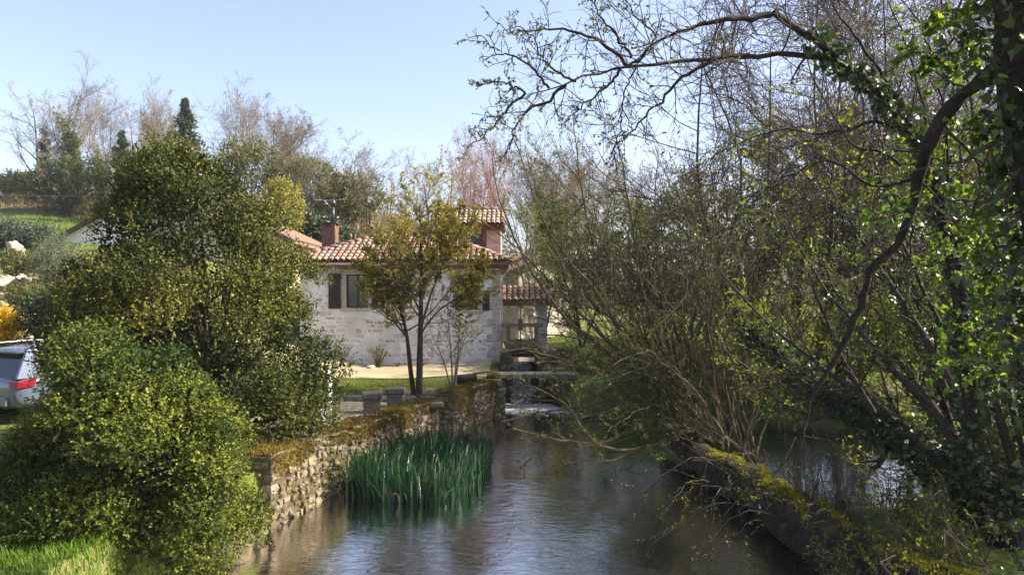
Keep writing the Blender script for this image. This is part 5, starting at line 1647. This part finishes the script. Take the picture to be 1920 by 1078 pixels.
main = [
    ([(1295, 800, 16), (1180, 690, 16), (1065, 600, 15.8), (985, 490, 15.6), (945, 400, 15.5), (925, 300, 15.5)], 1.3),
    ([(1290, 790, 16), (1160, 660, 16.3), (1060, 560, 16.5), (985, 480, 16.5), (900, 410, 16.6)], 1.2),
    ([(1300, 790, 16.2), (1200, 640, 16.2), (1100, 560, 16.4), (1040, 470, 16.5), (1010, 380, 16.6), (985, 270, 16.6)], 1.0),
    ([(1290, 800, 16), (1190, 660, 15.7), (1130, 560, 15.5), (1060, 480, 15.4), (1010, 395, 15.2), (960, 250, 15.2)], 1.0),
    ([(1290, 780, 16), (1215, 650, 16), (1170, 560, 16), (1120, 480, 16), (1090, 360, 16), (1075, 220, 16)], 1.0),
    ([(1300, 790, 16), (1240, 650, 15.8), (1205, 540, 15.7), (1185, 420, 15.6), (1165, 300, 15.6), (1140, 210, 15.6)], 1.0),
    ([(1300, 790, 16), (1250, 640, 16.1), (1235, 520, 16.1), (1228, 400, 16.1), (1232, 300, 16.1)], .9),
    ([(1310, 790, 16), (1270, 680, 16.1), (1250, 600, 16.1), (1160, 480, 16.2), (1110, 400, 16.2), (1040, 330, 16.3)], .9),
    ([(1300, 800, 16), (1200, 720, 15.5), (1100, 690, 15), (1010, 660, 14.7), (930, 655, 14.5)], 1.0),
    ([(1290, 800, 16), (1190, 760, 15.6), (1090, 760, 15.2), (1000, 775, 14.8), (940, 790, 14.6)], .9),
    ([(1290, 810, 16), (1200, 805, 15.3), (1120, 830, 14.6), (1030, 820, 14.2), (960, 800, 14)], .8),
    ([(1290, 810, 16), (1200, 840, 15), (1120, 830, 14.5), (1060, 760, 14.3), (985, 720, 14.2)], .8),
    ([(1320, 810, 15.8), (1380, 760, 15.8), (1430, 700, 15.8), (1500, 600, 15.8), (1540, 500, 15.8)], .8),
    ([(1300, 800, 16), (1330, 640, 16), (1370, 560, 16), (1420, 470, 16), (1440, 360, 16)], .8),
    ([(1300, 790, 16), (1340, 700, 15.5), (1420, 690, 15.3), (1500, 700, 15)], .8),
    ([(1310, 800, 15.8), (1290, 660, 15.6), (1330, 560, 15.4), (1310, 440, 15.4), (1290, 330, 15.3)], .8),
]
Pm, Rm = shoots(main, .05, .009, rng, 18)
extra = []
for k in range(34):
    bx = rng.uniform(1255, 1420); by = 800 + (bx - 1280) * .45 + rng.uniform(-20, 10); d0 = 16.2 - (bx - 1280) / 110
    tx = max(bx + rng.normal(-130, 170), 930 + rng.random() * 60); ty = rng.uniform(230, 640); dd = d0 + rng.normal() * 1.0
    mx = bx * .55 + tx * .45 + rng.normal() * 25 ; my = by * .45 + ty * .55
    extra.append(([(bx, by, d0), ((bx + mx) / 2, (by + my) / 2 + 12, (d0 * .6 + dd * .4)), (mx, my, (d0 + dd) / 2), (tx, ty, dd)], rng.uniform(.35, .75)))
for k in range(20):      # low sprays hanging out over the water
    bx = rng.uniform(1250, 1360); by = 800 + (bx - 1280) * .45; d0 = 16.2 - (bx - 1280) / 110
    tx = rng.uniform(970, 1230); ty = rng.uniform(640, 900); dd = d0 - rng.uniform(.5, 2.2)
    extra.append(([(bx, by, d0), (bx * .6 + tx * .4, min(by, ty) - rng.uniform(20, 70), (d0 + dd) / 2), (tx, ty, dd)], rng.uniform(.3, .55)))
Pe, Re = shoots(extra, .045, .005, rng, 18)
PS = np.concatenate([Pm, Pe]); RS = np.concatenate([Rm, Re])
Q1, q1 = grow(PS, RS, 14, rng, (.15, 1), (32, 11), .25, .35, 6, .42, .09, (0, 0, .08), .35, rmin=.0038)
qe = Q1[:, -1]; keep = (960 + 1400 * qe[:, 0] / qe[:, 1] > 890) | (qe[:, 2] < 5.5)     # no lone wands far out over the house
Q1, q1 = Q1[keep], q1[keep]
Q2, q2 = grow(Q1, q1, 4, rng, (.1, 1), (30, 10), .42, .35, 3, .6, .08, (0, 0, .06), .5, rmin=.0028)
link('shoots', tube_mesh('shoots', [(PS, RS, 6)], 'twig_tan'), willow, kind='stuff')
link('twigs', tube_mesh('twigs', [(Q1, q1, 4), (Q2, q2, 3)], 'twig_dark'), willow, kind='stuff')
link('leaves', leaf_mesh(Q2[::2], None, 11, rng, 'leaf_willow', .048, .38, spread=.5), willow, kind='stuff')
link('young_leaves', leaf_mesh(Q2[1::2], None, 11, rng, 'leaf_green', .05, .4, spread=.5, name='young_leaves'), willow, kind='stuff')

# hanging fresh-leaved sprays over the near water, rooted on the trunk
sp = []
for k in range(13):
    bx = rng.uniform(1330, 1500); d0 = 13.2 - (bx - 1340) / 60; by = 900 + (bx - 1340) * .55
    tx = rng.uniform(1170, 1440); ty = rng.uniform(900, 1075); dd = max(d0 - rng.uniform(.3, 1.4), 9.2)
    sp.append(([(bx, by, d0), ((bx + tx) / 2, (by + ty) / 2 - rng.uniform(30, 90), (d0 + dd) / 2), (tx, ty, dd)], rng.uniform(.3, .5)))
Ph, Rh = shoots(sp, .03, .004, rng, 12)
H1, h1 = grow(Ph, Rh, 7, rng, (.3, 1), (40, 12), .3, .3, 5, .5, .12, (0, 0, .0), .4, rmin=.003)
link('hanging_sprays', tube_mesh('hanging_sprays', [(Ph, Rh, 4), (H1, h1, 3)], 'twig'), willow, kind='stuff')
link('spray_leaves', leaf_mesh(H1, None, 6, rng, 'leaf_fresh', .055, .42, spread=.6), willow, kind='stuff')
# thin dead twigs lying criss-cross over the trunk
n = 34
i = rng.integers(3, 58, n)
c0 = P[0][i] + rng.normal(size=(n, 3)) * np.array([.3, .3, .1]) + np.array([0, 0, .45])
dd_ = nrm(rng.normal(size=(n, 3)) * np.array([1, 1, .5])) * rng.uniform(.3, .9, n)[:, None]
Pt = np.stack([c0 - dd_, c0 - dd_ * .3 + rng.normal(size=(n, 3)) * .05, c0 + dd_ * .4 + rng.normal(size=(n, 3)) * .05, c0 + dd_], 1)
T1, t1 = grow(Pt, np.full((n, 4), .007), 5, rng, (.1, 1), (45, 15), .4, .3, 4, .6, .15, (0, 0, 0), .4, rmin=.003)
link('dead_twigs', tube_mesh('dead_twigs', [(Pt, np.full((n, 4), .007), 4), (T1, t1, 3)], 'twig_dark'), willow, kind='stuff')
# dead straws and shredded bark hanging off the trunk
n = 120
i = rng.integers(4, 52, n); th = rng.normal(-.9, .5, n)
b = P[0][i] + np.stack([np.sin(th), rng.normal(size=n) * .1, np.cos(th)], 1) * (R[0][i] * 1.02)[:, None]
L = rng.uniform(.15, .55, n)[:, None]; hd = nrm(rng.normal(size=(n, 3)) * np.array([.7, .7, .3]) + np.array([-.3, -.2, -.35]))
Pd = np.stack([b, b + hd * L * .5 + np.array([0, 0, .05]), b + hd * L + np.array([0, 0, -.08])], 1)
link('dead_straws', tube_mesh('dead_straws', [(Pd, np.full((n, 3), .003), 3)], 'bark'), willow, kind='stuff')

# ------------------------------------------------------------------ leaning ivy-clad trunk and the many-stemmed clump at its foot
def ivy_on(P, R, n, rng, size, mat, pad=.08, tmin=0, tmax=1.0, T=IVY, droop=.4, name='ivy'):
    B, K = P.shape[:2]
    bi = rng.integers(0, B, n); u = (tmin + (tmax - tmin) * rng.random(n)) * (K - 1)
    i = np.minimum(u.astype(int), K - 2); f = (u - i)[:, None]
    p = P[bi, i] * (1 - f) + P[bi, i + 1] * f
    r = R[bi, i]
    d = nrm(rng.normal(size=(n, 3)))
    t = nrm(P[bi, i + 1] - P[bi, i]); d = nrm(d - t * (d * t).sum(1, keepdims=True))
    amp = .4 + .9 * np.abs(np.sin(u * 1.7 + bi * 1.3) * np.sin(u * .6 + 2))
    pos = p + d * (r + pad * amp * rng.random(n))[:, None]
    V, F = leaves(pos, d * .6 + rng.normal(size=(n, 3)) * .6 + np.array([0, 0, -droop]), size * rng.uniform(.6, 1.25, n), 1.0, rng, T)
    return mesh_data(name, V, F, M[mat], np.clip(rng.normal(.5, .25, n), 0, 1))


rng = np.random.default_rng(310)
lean = empty('leaning_tree', (0, 0, 0), 'leaning ivy-clad trunk rising from the lower right corner to the left', 'tree')
LP, LR = spine([W(1960, 1090, 8.2), W(1880, 990, 8.8), W(1780, 885, 9.6), W(1640, 795, 10.6), W(1540, 735, 11.5), W(1450, 660, 12.6), W(1400, 610, 13.3)], .21, .10, 30, .01, rng)
obj('trunk', *tubes(LP, LR, 12), M['bark_dark'], lean, smooth=True)
L1, l1 = grow(LP, LR, 16, rng, (.35, 1), (60, 15), .34, .3, 8, .35, .10, (0, 0, .18), .2, rmin=.008)
L2, l2 = grow(L1, l1, 9, rng, (.2, 1), (40, 12), .42, .3, 5, .5, .12, (0, 0, .08), .35, rmin=.004)
L3, l3 = grow(L2, l2, 5, rng, (.2, 1), (40, 12), .5, .3, 4, .6, .12, (0, 0, .04), .5, rmin=.003)
link('limbs', tube_mesh('limbs', [(L1, l1, 6)], 'bark'), lean, kind='stuff')
link('twigs', tube_mesh('twigs', [(L2, l2, 4), (L3, l3, 3)], 'bark'), lean, kind='stuff')
link('leaves', leaf_mesh(L3, None, 6, rng, 'leaf_fresh', .05, .55), lean, kind='stuff')
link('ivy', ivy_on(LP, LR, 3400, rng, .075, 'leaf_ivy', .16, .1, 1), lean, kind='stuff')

clump = empty('stem_clump', (5.9, 8.6, .6), 'clump of dark slanting stems rising at the right edge', 'tree')
clump.location = (0, 0, 0)
Ps = [];
for k, (a, b, c) in enumerate((
    ((1900, 1000, 9), (1740, 760, 9.6), (1560, 560, 10.5)), ((1910, 980, 9), (1790, 730, 9.5), (1660, 520, 10)), ((1900, 960, 9.2), (1800, 700, 9.6), (1700, 470, 10.2)),
    ((1930, 980, 9), (1850, 700, 9.3), (1760, 430, 9.8)), ((1940, 950, 9), (1880, 690, 9.2), (1800, 420, 9.6)), ((1950, 930, 9), (1905, 680, 9.2), (1850, 380, 9.4)),
    ((1960, 1000, 8.8), (1920, 700, 9), (1890, 420, 9.2)), ((1890, 1000, 9.3), (1700, 800, 10.2), (1480, 640, 11.5)), ((1895, 990, 9.2), (1720, 720, 10.5), (1600, 600, 11.5)),
    ((1900, 970, 9.5), (1760, 690, 10.6), (1690, 560, 11)), ((1870, 980, 9.6), (1750, 780, 10.4), (1640, 660, 11.2)), ((1920, 1010, 9), (1810, 800, 9.6), (1720, 600, 10.2)), ((1940, 1000, 9.4), (1860, 820, 9.8), (1830, 560, 10.2)), ((1830, 960, 10), (1740, 640, 10.8), (1660, 300, 11.6)), ((1880, 930, 10), (1840, 600, 10.6), (1790, 200, 11.4)))):
    A, Bm, C = W(*a), W(*b), W(*c)
    E_ = C + (C - Bm) * rng.uniform(.5, 1.0) + np.array([0, 0, rng.uniform(0, .6)])
    p, r = spine([A, Bm, C, E_], rng.uniform(.035, .075), .01, 16, .012, rng)
    Ps.append((p, r))
CP = np.concatenate([p for p, r in Ps]); CR = np.concatenate([r for p, r in Ps])
C1, c1 = grow(CP, CR, 9, rng, (.3, 1), (38, 12), .26, .35, 6, .45, .1, (0, 0, .08), .3, rmin=.005)
C2, c2 = grow(C1, c1, 5, rng, (.1, 1), (40, 14), .45, .35, 4, .6, .12, (0, 0, .04), .5, rmin=.003)
link('stems', tube_mesh('stems', [(CP, CR, 8)], 'bark'), clump, kind='stuff')
link('twigs', tube_mesh('twigs', [(C1, c1, 4), (C2, c2, 3)], 'bark'), clump, kind='stuff')
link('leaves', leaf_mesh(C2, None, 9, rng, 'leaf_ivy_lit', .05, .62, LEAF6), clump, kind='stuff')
link('ivy', ivy_on(CP, CR, 2600, rng, .07, 'leaf_ivy', .09, .05, .8), clump, kind='stuff')

# ------------------------------------------------------------------ near dark tree at the right edge with its drooping bough
rng = np.random.default_rng(320)
near = empty('near_ivy_tree', (2.75, 3.7, 1.0), 'near dark ivy-covered tree at the right edge with a drooping bough', 'tree')
near.location = (0, 0, 0)
NP, NR = spine([(2.80, 3.6, .6), (2.82, 3.6, 2.2), (2.68, 3.6, 3.6), (2.52, 3.6, 4.7), (2.45, 3.6, 6.2)], .17, .16, 20, .01, rng)
obj('trunk', *tubes(NP, NR, 14), M['bark_dark'], near, smooth=True)
BP, BR = spine([W(1905, 110, 3.6), W(1850, 140, 3.8), W(1780, 205, 4.0), W(1735, 285, 4.2), W(1712, 380, 4.35), W(1690, 445, 4.45), W(1635, 505, 4.6), W(1605, 590, 4.7), W(1575, 660, 4.8), W(1530, 730, 4.9), W(1512, 775, 5), W(1500, 840, 5.1)], .042, .008, 40, .006, rng)
BR = BR * (1 + .12 * rng.normal(size=BR.shape))
obj('bough', *tubes(BP, BR, 10), M['bark_dark'], near, smooth=True)
B1, b1 = grow(BP, BR, 26, rng, (.1, 1), (55, 15), .22, .35, 8, .22, .2, (-.06, .05, .02), .3, rmin=.003)
B2, b2 = grow(B1, b1, 6, rng, (.1, 1), (40, 14), .45, .35, 4, .55, .14, (0, 0, .02), .5, rmin=.002)
link('twigs', tube_mesh('twigs', [(B1, b1, 5), (B2, b2, 3)], 'bark_dark'), near, kind='stuff')
link('ivy', ivy_on(NP, NR, 4200, rng, .052, 'leaf_ivy', .22, .0, 1), near, kind='stuff')
# ivy sprays that reach out from the trunk to the left
iv = []
for (a, b, c) in (((1890, 60, 3.6), (1800, 70, 3.9), (1740, 110, 4.2)), ((1890, 120, 3.6), (1820, 110, 3.8), (1770, 90, 4.0)), ((1890, 20, 3.6), (1820, 10, 3.9), (1760, 30, 4.2)), ((1890, 250, 3.6), (1800, 300, 4.0), (1740, 330, 4.6)), ((1900, 350, 3.6), (1820, 400, 4.2), (1760, 420, 4.8)),
                  ((1910, 450, 3.6), (1850, 470, 4.2), (1780, 500, 4.8)), ((1910, 550, 3.7), (1860, 560, 4.2), (1830, 600, 4.6)), ((1900, 300, 3.6), (1860, 330, 3.9), (1830, 400, 4.2)), ((1915, 620, 3.7), (1880, 600, 4.0), (1850, 640, 4.3)), ((1910, 400, 3.6), (1880, 440, 3.8), (1870, 520, 4.0)),
                  ((1900, 200, 3.6), (1840, 230, 3.9), (1790, 250, 4.3)), ((1910, 700, 3.7), (1890, 690, 4.0), (1875, 720, 4.2))):
    iv.append(([a, b, c], .4))
IP, IR = shoots(iv, .03, .004, rng, 12)
I1, i1 = grow(IP, IR, 8, rng, (.15, 1), (50, 14), .4, .3, 5, .5, .14, (0, 0, -.04), .4, rmin=.002)
I2, i2 = grow(I1, i1, 3, rng, (.2, 1), (45, 14), .5, .3, 4, .6, .14, (0, 0, -.03), .5, rmin=.0016)
link('ivy_sprays', tube_mesh('ivy_sprays', [(IP, IR, 5), (I1, i1, 4), (I2, i2, 3)], 'twig'), near, kind='stuff')
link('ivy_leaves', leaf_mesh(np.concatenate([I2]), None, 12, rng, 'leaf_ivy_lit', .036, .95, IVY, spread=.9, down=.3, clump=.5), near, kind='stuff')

# ------------------------------------------------------------------ overhanging tree whose boughs arch over the stream
rng = np.random.default_rng(330)
over = empty('overhanging_tree', (0, 0, 0), 'overhanging tree with ivy-clad limb and budding boughs arching over the stream', 'tree')
D7 = 7.0
OT, OTR = spine([W(1830, 900, 8.8), W(1800, 560, 8.4), W(1740, 300, 8.0), W(1690, 215, 7.8), W(1620, 150, 7.5), W(1530, 80, 7.3), W(1445, 28, 7.1)], .105, .032, 30, .012, rng)
obj('trunk', *tubes(OT, OTR, 10), M['bark_dark'], over, smooth=True)
ob_ = [
    ([(1445, 28, 7.1), (1400, 34, 7.05), (1330, 42, 7.0), (1270, 65, 7.0), (1225, 85, 7.0), (1183, 125, 7.0)], .8),
    ([(1740, 300, 8.0), (1690, 205, 7.8), (1640, 120, 7.6), (1590, 55, 7.5), (1540, -20, 7.4)], .7),
    ([(1600, 138, 7.45), (1540, 108, 7.4), (1440, 104, 7.2), (1320, 112, 7.0), (1200, 124, 6.9), (1130, 135, 6.9), (1075, 155, 6.8), (1025, 167, 6.8), (985, 175, 6.8)], .8),
    ([(1183, 125, 7.0), (1140, 92, 7.0), (1110, 72, 7.0), (1062, 57, 7.0), (1010, 57, 7.0), (950, 62, 6.9), (942, 48, 6.9)], .45),
    ([(1183, 108, 7.0), (1150, 60, 7.1), (1120, 25, 7.1), (1105, -10, 7.2)], .35),
    ([(1183, 125, 7.0), (1230, 70, 7.0), (1190, 30, 7.0), (1170, -20, 7.1)], .3),
    ([(1080, 153, 6.8), (1045, 137, 6.8), (1020, 115, 6.8), (1000, 75, 6.8), (965, 40, 6.8)], .3),
    ([(1030, 166, 6.8), (990, 120, 6.8), (950, 105, 6.8), (925, 95, 6.8), (903, 67, 6.8)], .3),
    ([(985, 175, 6.8), (955, 200, 6.8), (925, 235, 6.7), (890, 270, 6.7)], .3),
    ([(1060, 160, 6.8), (1020, 196, 6.8), (985, 210, 6.8), (960, 255, 6.8), (945, 290, 6.8)], .4),
    ([(1165, 130, 6.9), (1130, 170, 6.9), (1085, 205, 6.9), (1060, 225, 6.9)], .35),
    ([(1335, 112, 7.0), (1270, 155, 7.0), (1220, 210, 7.0), (1180, 250, 7.0), (1145, 290, 7.0)], .45),
    ([(1190, 125, 7.0), (1170, 180, 7.0), (1160, 250, 6.95), (1150, 300, 6.95)], .2),
    ([(985, 175, 6.8), (960, 160, 6.8), (935, 155, 6.8), (895, 162, 6.8)], .25),
    ([(1715, 250, 7.9), (1640, 230, 7.8), (1560, 250, 7.7), (1480, 245, 7.7), (1400, 260, 7.7), (1330, 300, 7.7)], .5),
    ([(1748, 325, 8.05), (1640, 350, 8.1), (1560, 300, 8.1), (1460, 340, 8.1), (1380, 380, 8.1)], .5),
    ([(1760, 400, 8.2), (1680, 300, 8.3), (1600, 270, 8.4), (1540, 180, 8.5), (1500, 60, 8.6)], .5),
    ([(1770, 420, 8.2), (1730, 200, 8.2), (1690, 60, 8.2), (1640, -30, 8.2)], .5),
    ([(1780, 420, 8.2), (1770, 220, 8.2), (1740, 80, 8.2), (1700, 10, 8.2), (1660, -20, 8.2)], .5),
]
OP, OR = [], []
for pts, rr in ob_:
    p, r = spine([W(*q) for q in pts], .042 * rr, .004, 20, .012, rng)
    OP.append(p); OR.append(r)
OP = np.concatenate(OP); OR = np.concatenate(OR)
O1, o1 = grow(OP, OR, 14, rng, (.15, 1), (48, 14), .26, .4, 7, .45, .17, (0, 0, -.01), .4, rmin=.005)
O2, o2 = grow(O1, o1, 5, rng, (.1, 1), (45, 14), .45, .4, 4, .6, .16, (0, 0, .0), .6, rmin=.0036)
link('boughs', tube_mesh('boughs', [(OP, OR, 7)], 'bark_dark'), over, kind='stuff')
link('twigs', tube_mesh('twigs', [(O1, o1, 4), (O2, o2, 3)], 'bark'), over, kind='stuff')
link('buds', leaf_mesh(O2, None, 2, rng, 'leaf_olive', .034, .6, spread=.9, down=.4, name='buds'), over, kind='stuff')
link('ivy', ivy_on(OT, OTR, 1900, rng, .07, 'leaf_ivy', .11, .0, .93), over, kind='stuff')
# fresh leaf clusters on the nearer limbs
sel = OP[14:]
F1, f1 = grow(sel, OR[14:], 14, rng, (.1, 1), (50, 15), .2, .4, 5, .4, .14, (0, 0, 0), .4, rmin=.003)
link('fresh_leaves', leaf_mesh(F1, None, 7, rng, 'leaf_fresh', .05, .55, LEAF6, spread=.8, name='fresh_leaves'), over, kind='stuff')

# ------------------------------------------------------------------ bare trees and leafy trees behind the thicket
thA = bare_proto(21, 10, 13, 60, mat_t='bark', mat_tw='twig', up=-.02, forks=3, dens=(7, 6, 4), tw=.006, r=.10, wig=.17)
thB = bare_proto(22, 10, 12, 52, mat_t='bark', mat_tw='twig_brown', up=.0, forks=3, dens=(7, 6, 4), tw=.006, r=.10, wig=.17)
thC = bare_proto(23, 10, 12, 36, mat_t='bark', mat_tw='twig', up=.10, forks=3, dens=(7, 6, 4), tw=.006, r=.10, wig=.17, leaf=('leaf_willow', 1, .06, .5))
rng = np.random.default_rng(340)
for (px, pt, d, pr, wd, lab) in (
    (1390, 30, 19, thA, 1.0, 'bare tree with level twigs above the middle of the thicket'),
    (1500, -60, 21, thB, .95, 'tall bare tree behind the arching ivy limb'),
    (1620, -90, 20, thA, .9, 'tall bare tree above the right of the thicket'),
    (1880, -80, 19, thB, .9, 'bare tree behind the near ivy tree'),
    (1580, 20, 33, thA, 1.1, 'farthest bare tree behind the arching limb'),
    (1700, 40, 30, thB, 1.0, 'far bare tree between the tall ones at the right'),
    (1820, 20, 30, thA, 1.0, 'far bare tree near the right edge')):
    bg('thicket_tree', pr, px, pt, d, lab, group='bare trees of the right bank', wide=wd)


def leafy_proto(seed, h, mat, leafsize, per, limbs=14, spread=48, dens=(9, 7), wr=.4, tm='bark', up=.06, forks=4, t0=.12):
    r_ = np.random.default_rng(seed)
    Ps, Rs = [], []
    for k in range(forks):
        a = r_.uniform(0, 6.3)
        top = np.array([math.cos(a) * .25, math.sin(a) * .25, r_.uniform(.75, .98)]) * h
        p, q = spine([(0, 0, -.2), top * np.array([.4, .4, .35]), top * np.array([.8, .8, .7]), top], .09, .012, 12, .03, r_)
        Ps.append(p); Rs.append(q)
    P0 = np.concatenate(Ps); R0 = np.concatenate(Rs)
    P1, R1 = grow(P0, R0, limbs, r_, (t0, 1), (spread, 12), .38, .3, 7, .5, .10, (0, 0, up), .25, rmin=.008)
    P2, R2 = grow(P1, R1, dens[0], r_, (.15, 1), (42, 12), .42, .3, 5, .5, .12, (0, 0, up * .5), .4, rmin=.005)
    P3, R3 = grow(P2, R2, dens[1], r_, (.1, 1), (42, 14), .45, .3, 3, .6, .12, (0, 0, 0), .5, rmin=.004)
    return [('trunk', tube_mesh('trunk', [(P0, R0, 7)], tm), None), ('limbs', tube_mesh('limbs', [(P1, R1, 5)], tm), 'stuff'), ('twigs', tube_mesh('twigs', [(P2, R2, 3), (P3, R3, 3)], 'twig_tan'), 'stuff'),
            ('leaves', leaf_mesh(P3, None, per, r_, mat, leafsize, wr, spread=.55), 'stuff')]


gA = leafy_proto(31, 10, 'leaf_green', .13, 10)
gB = leafy_proto(32, 10, 'leaf_willow', .11, 10, spread=40)
gC = leafy_proto(33, 10, 'leaf_fresh', .11, 9)
for (px, pt, d, pr, wd, lab) in (
    (1090, 385, 31, gA, 1.1, 'dense green tree right of the shelter pillar'),
    (1180, 375, 28, gA, 1.2, 'broad green tree behind the fan of willow shoots'),
    (1290, 380, 27, gB, 1.3, 'grey green willow in the middle of the thicket'),
    (1400, 330, 26, gA, 1.2, 'dark green tree right of the willow shoots'),
    (1500, 270, 24, gC, 1.1, 'fresh leaved tree beneath the arching limb'),
    (1610, 320, 22, gB, 1.1, 'willow tree behind the drooping bough'),
    (1720, 260, 21, gC, 1.1, 'fresh leaved tree behind the stem clump'),
    (1840, 280, 20, gA, 1.1, 'dark green tree behind the right edge stems'),
    (1020, 400, 36, gB, 1.0, 'grey green tree behind the shelter'),
    (1900, 420, 15, gA, 1.1, 'low dark tree close behind the right edge'),
    (2330, 160, 8, gC, 1.0, 'leafy tree just outside the right edge beside the near bank'),
    (3050, -330, 9.5, gA, 1.0, 'taller leafy tree outside the right edge on the near bank')):
    bg('leafy_tree', pr, px, pt, d, lab, group='leafy trees of the right bank', wide=wd)

# ------------------------------------------------------------------ undergrowth on the right bank
rng = np.random.default_rng(350)


def bramble_patch(name, px, py, d, sx, sy, n, hgt, label, mats, rng, size=.045, per=6, group='undergrowth of the right bank'):
    """arching stems with side shoots and leaves, rooted over a patch of ground"""
    c = W(px, py, d)
    x = c[0] + rng.normal(size=n) * sx; y = c[1] + rng.normal(size=n) * sy
    zb = np.maximum(zground(x, y), 0.05) - .05
    b0 = np.array([c[0], c[1], float(zb.mean())])
    Ps, Rs = [], []
    for k in range(n):
        az = rng.uniform(0, 2 * PI); rch = rng.uniform(.2, .9) * hgt; h = hgt * rng.uniform(.45, 1.15)
        a = np.array([x[k], y[k], zb[k]]) - b0
        dv_ = np.array([math.cos(az), math.sin(az), 0])
        p_, r_ = spine([a, a + dv_ * rch * .25 + np.array([0, 0, h * .6]), a + dv_ * rch * .65 + np.array([0, 0, h]), a + dv_ * rch * 1.15 + np.array([0, 0, h * rng.uniform(.55, 1.0)])], .008, .003, 10, .012, rng)
        Ps.append(p_); Rs.append(r_)
    P = np.concatenate(Ps); R = np.concatenate(Rs)
    P1, R1 = grow(P, R, 7, rng, (.2, 1), (50, 15), .32, .35, 5, .6, .14, (0, 0, .04), .5, rmin=.0025)
    e = empty(name, b0, label, 'undergrowth', group)
    link('stems', tube_mesh('stems', [(P, R, 4), (P1, R1, 3)], 'twig_tan'), e, kind='stuff')
    for q, mt in enumerate(mats):
        link('leaves', leaf_mesh(P1[q::len(mats)], None, per, rng, mt, size, .55, LEAF6, spread=.7), e, kind='stuff')
    return e


bramble_patch('bramble_patch', 1740, 1040, 8.3, .42, .4, 55, .75, 'leafy undergrowth at the bottom right beneath the leaning trunk', ('leaf_green', 'leaf_fresh'), rng)
bramble_patch('bramble_patch', 1620, 1090, 8.0, .25, .25, 16, .45, 'low twiggy undergrowth on the near end of the fallen trunk', ('leaf_green', 'leaf_olive'), rng, per=4)
bramble_patch('bramble_patch', 1610, 1010, 9.0, .28, .35, 40, .5, 'leafy undergrowth half covering the fallen trunk near the bottom edge', ('leaf_fresh', 'leaf_olive'), rng, per=5)
bramble_patch('bramble_patch', 1690, 930, 10.0, .3, .4, 26, .6, 'undergrowth just behind the mossy part of the fallen trunk', ('leaf_olive', 'leaf_fresh'), rng, per=4)
bramble_patch('bramble_patch', 1850, 930, 10.2, .6, .6, 60, 1.1, 'dark undergrowth among the slanting stems', ('leaf_ivy', 'leaf_green'), rng, .06)
bramble_patch('bramble_patch', 1890, 800, 12.5, .7, .8, 50, 1.6, 'tall undergrowth behind the slanting stems', ('leaf_green', 'leaf_fresh'), rng, .065)
for (px, py, d, R_, lab, sp) in ((1560, 650, 19.5, (2.2, 1.0, .9), 'bramble thicket on the far pond bank behind the drooping bough', 2600), (1380, 690, 22, (2.0, .8, .7), 'bramble thicket on the far pond bank behind the fallen trunk', 2200), (1760, 640, 18, (2.2, 1.0, 1.1), 'bramble thicket on the far pond bank behind the stems', 2600), (1140, 690, 25, (1.1, .7, .5), 'low bramble on the bank beside the footbridge end', 1300)):
    ball_bush('bramble', px, py, d, R_, lab, 'leaf_fresh', .07, 30, sp, rng, (.25, .45), sl=.35, group='brambles of the far pond bank', per=5)
# tan reed straw standing between the fallen trunk and the leaning tree
n = 80
c = W(1535, 900, 10.6)
x = c[0] + rng.normal(size=n) * .22; y = c[1] + rng.normal(size=n) * .3
hh = rng.uniform(.5, 1.3, n); lx = rng.normal(.0, .3, n); ly = rng.normal(0, .2, n)
P = np.stack([np.stack([x + lx * f * hh, y + ly * f * hh, .2 + hh * f - .2 * f * f * np.abs(lx)], 1) for f in (0, .5, 1.0)], 1)
V, F = tubes(P, np.full((n, 3), .006), 3)
tag(obj('dry_reed_stalks', V, F, M['twig_tan']), 'tan dry reed stalks between the fallen trunk and the leaning tree', 'reeds', kind='stuff')
# rank green grass at the pond edge
n = 5200
x = rng.uniform(2.8, 9.5, n); y = 19.6 + rng.random(n) * 2.2 + np.where(x < 6, (6 - x) * .35, 0)
hh = rng.uniform(.3, .8, n); az = rng.uniform(0, 6.3, n)
P = np.stack([np.stack([x + np.cos(az) * .18 * f * f, y + np.sin(az) * .18 * f * f, zground(x, y) - .05 + hh * f], 1) for f in (0, .5, 1.0)], 1)
V, F = ribbons(P, np.array([.012, .01, .002])[None] * np.ones((n, 1)), np.stack([-np.sin(az), np.cos(az), 0 * az], 1))
tag(obj('pond_edge_grass', V, F, M['grass_lush'], v=np.repeat(rng.random(n), 2)), 'tall green grass on the far edge of the pond', 'grass', kind='stuff')

# ------------------------------------------------------------------ thin spring haze in the valley
hz = MB().box((-165, -20, -2), (145, 270, 42)).build('haze', None)
m, nt, out = new_mat('haze')
pv = N(nt, 'VolumePrincipled')
pv.inputs['Color'].default_value = (.86, .92, 1.0, 1)
pv.inputs['Density'].default_value = .0003
nt.links.new(pv.outputs[0], out.inputs['Volume'])
hz.data.materials.append(m)
tag(hz, 'thin pale spring haze over the valley', 'haze', kind='stuff')
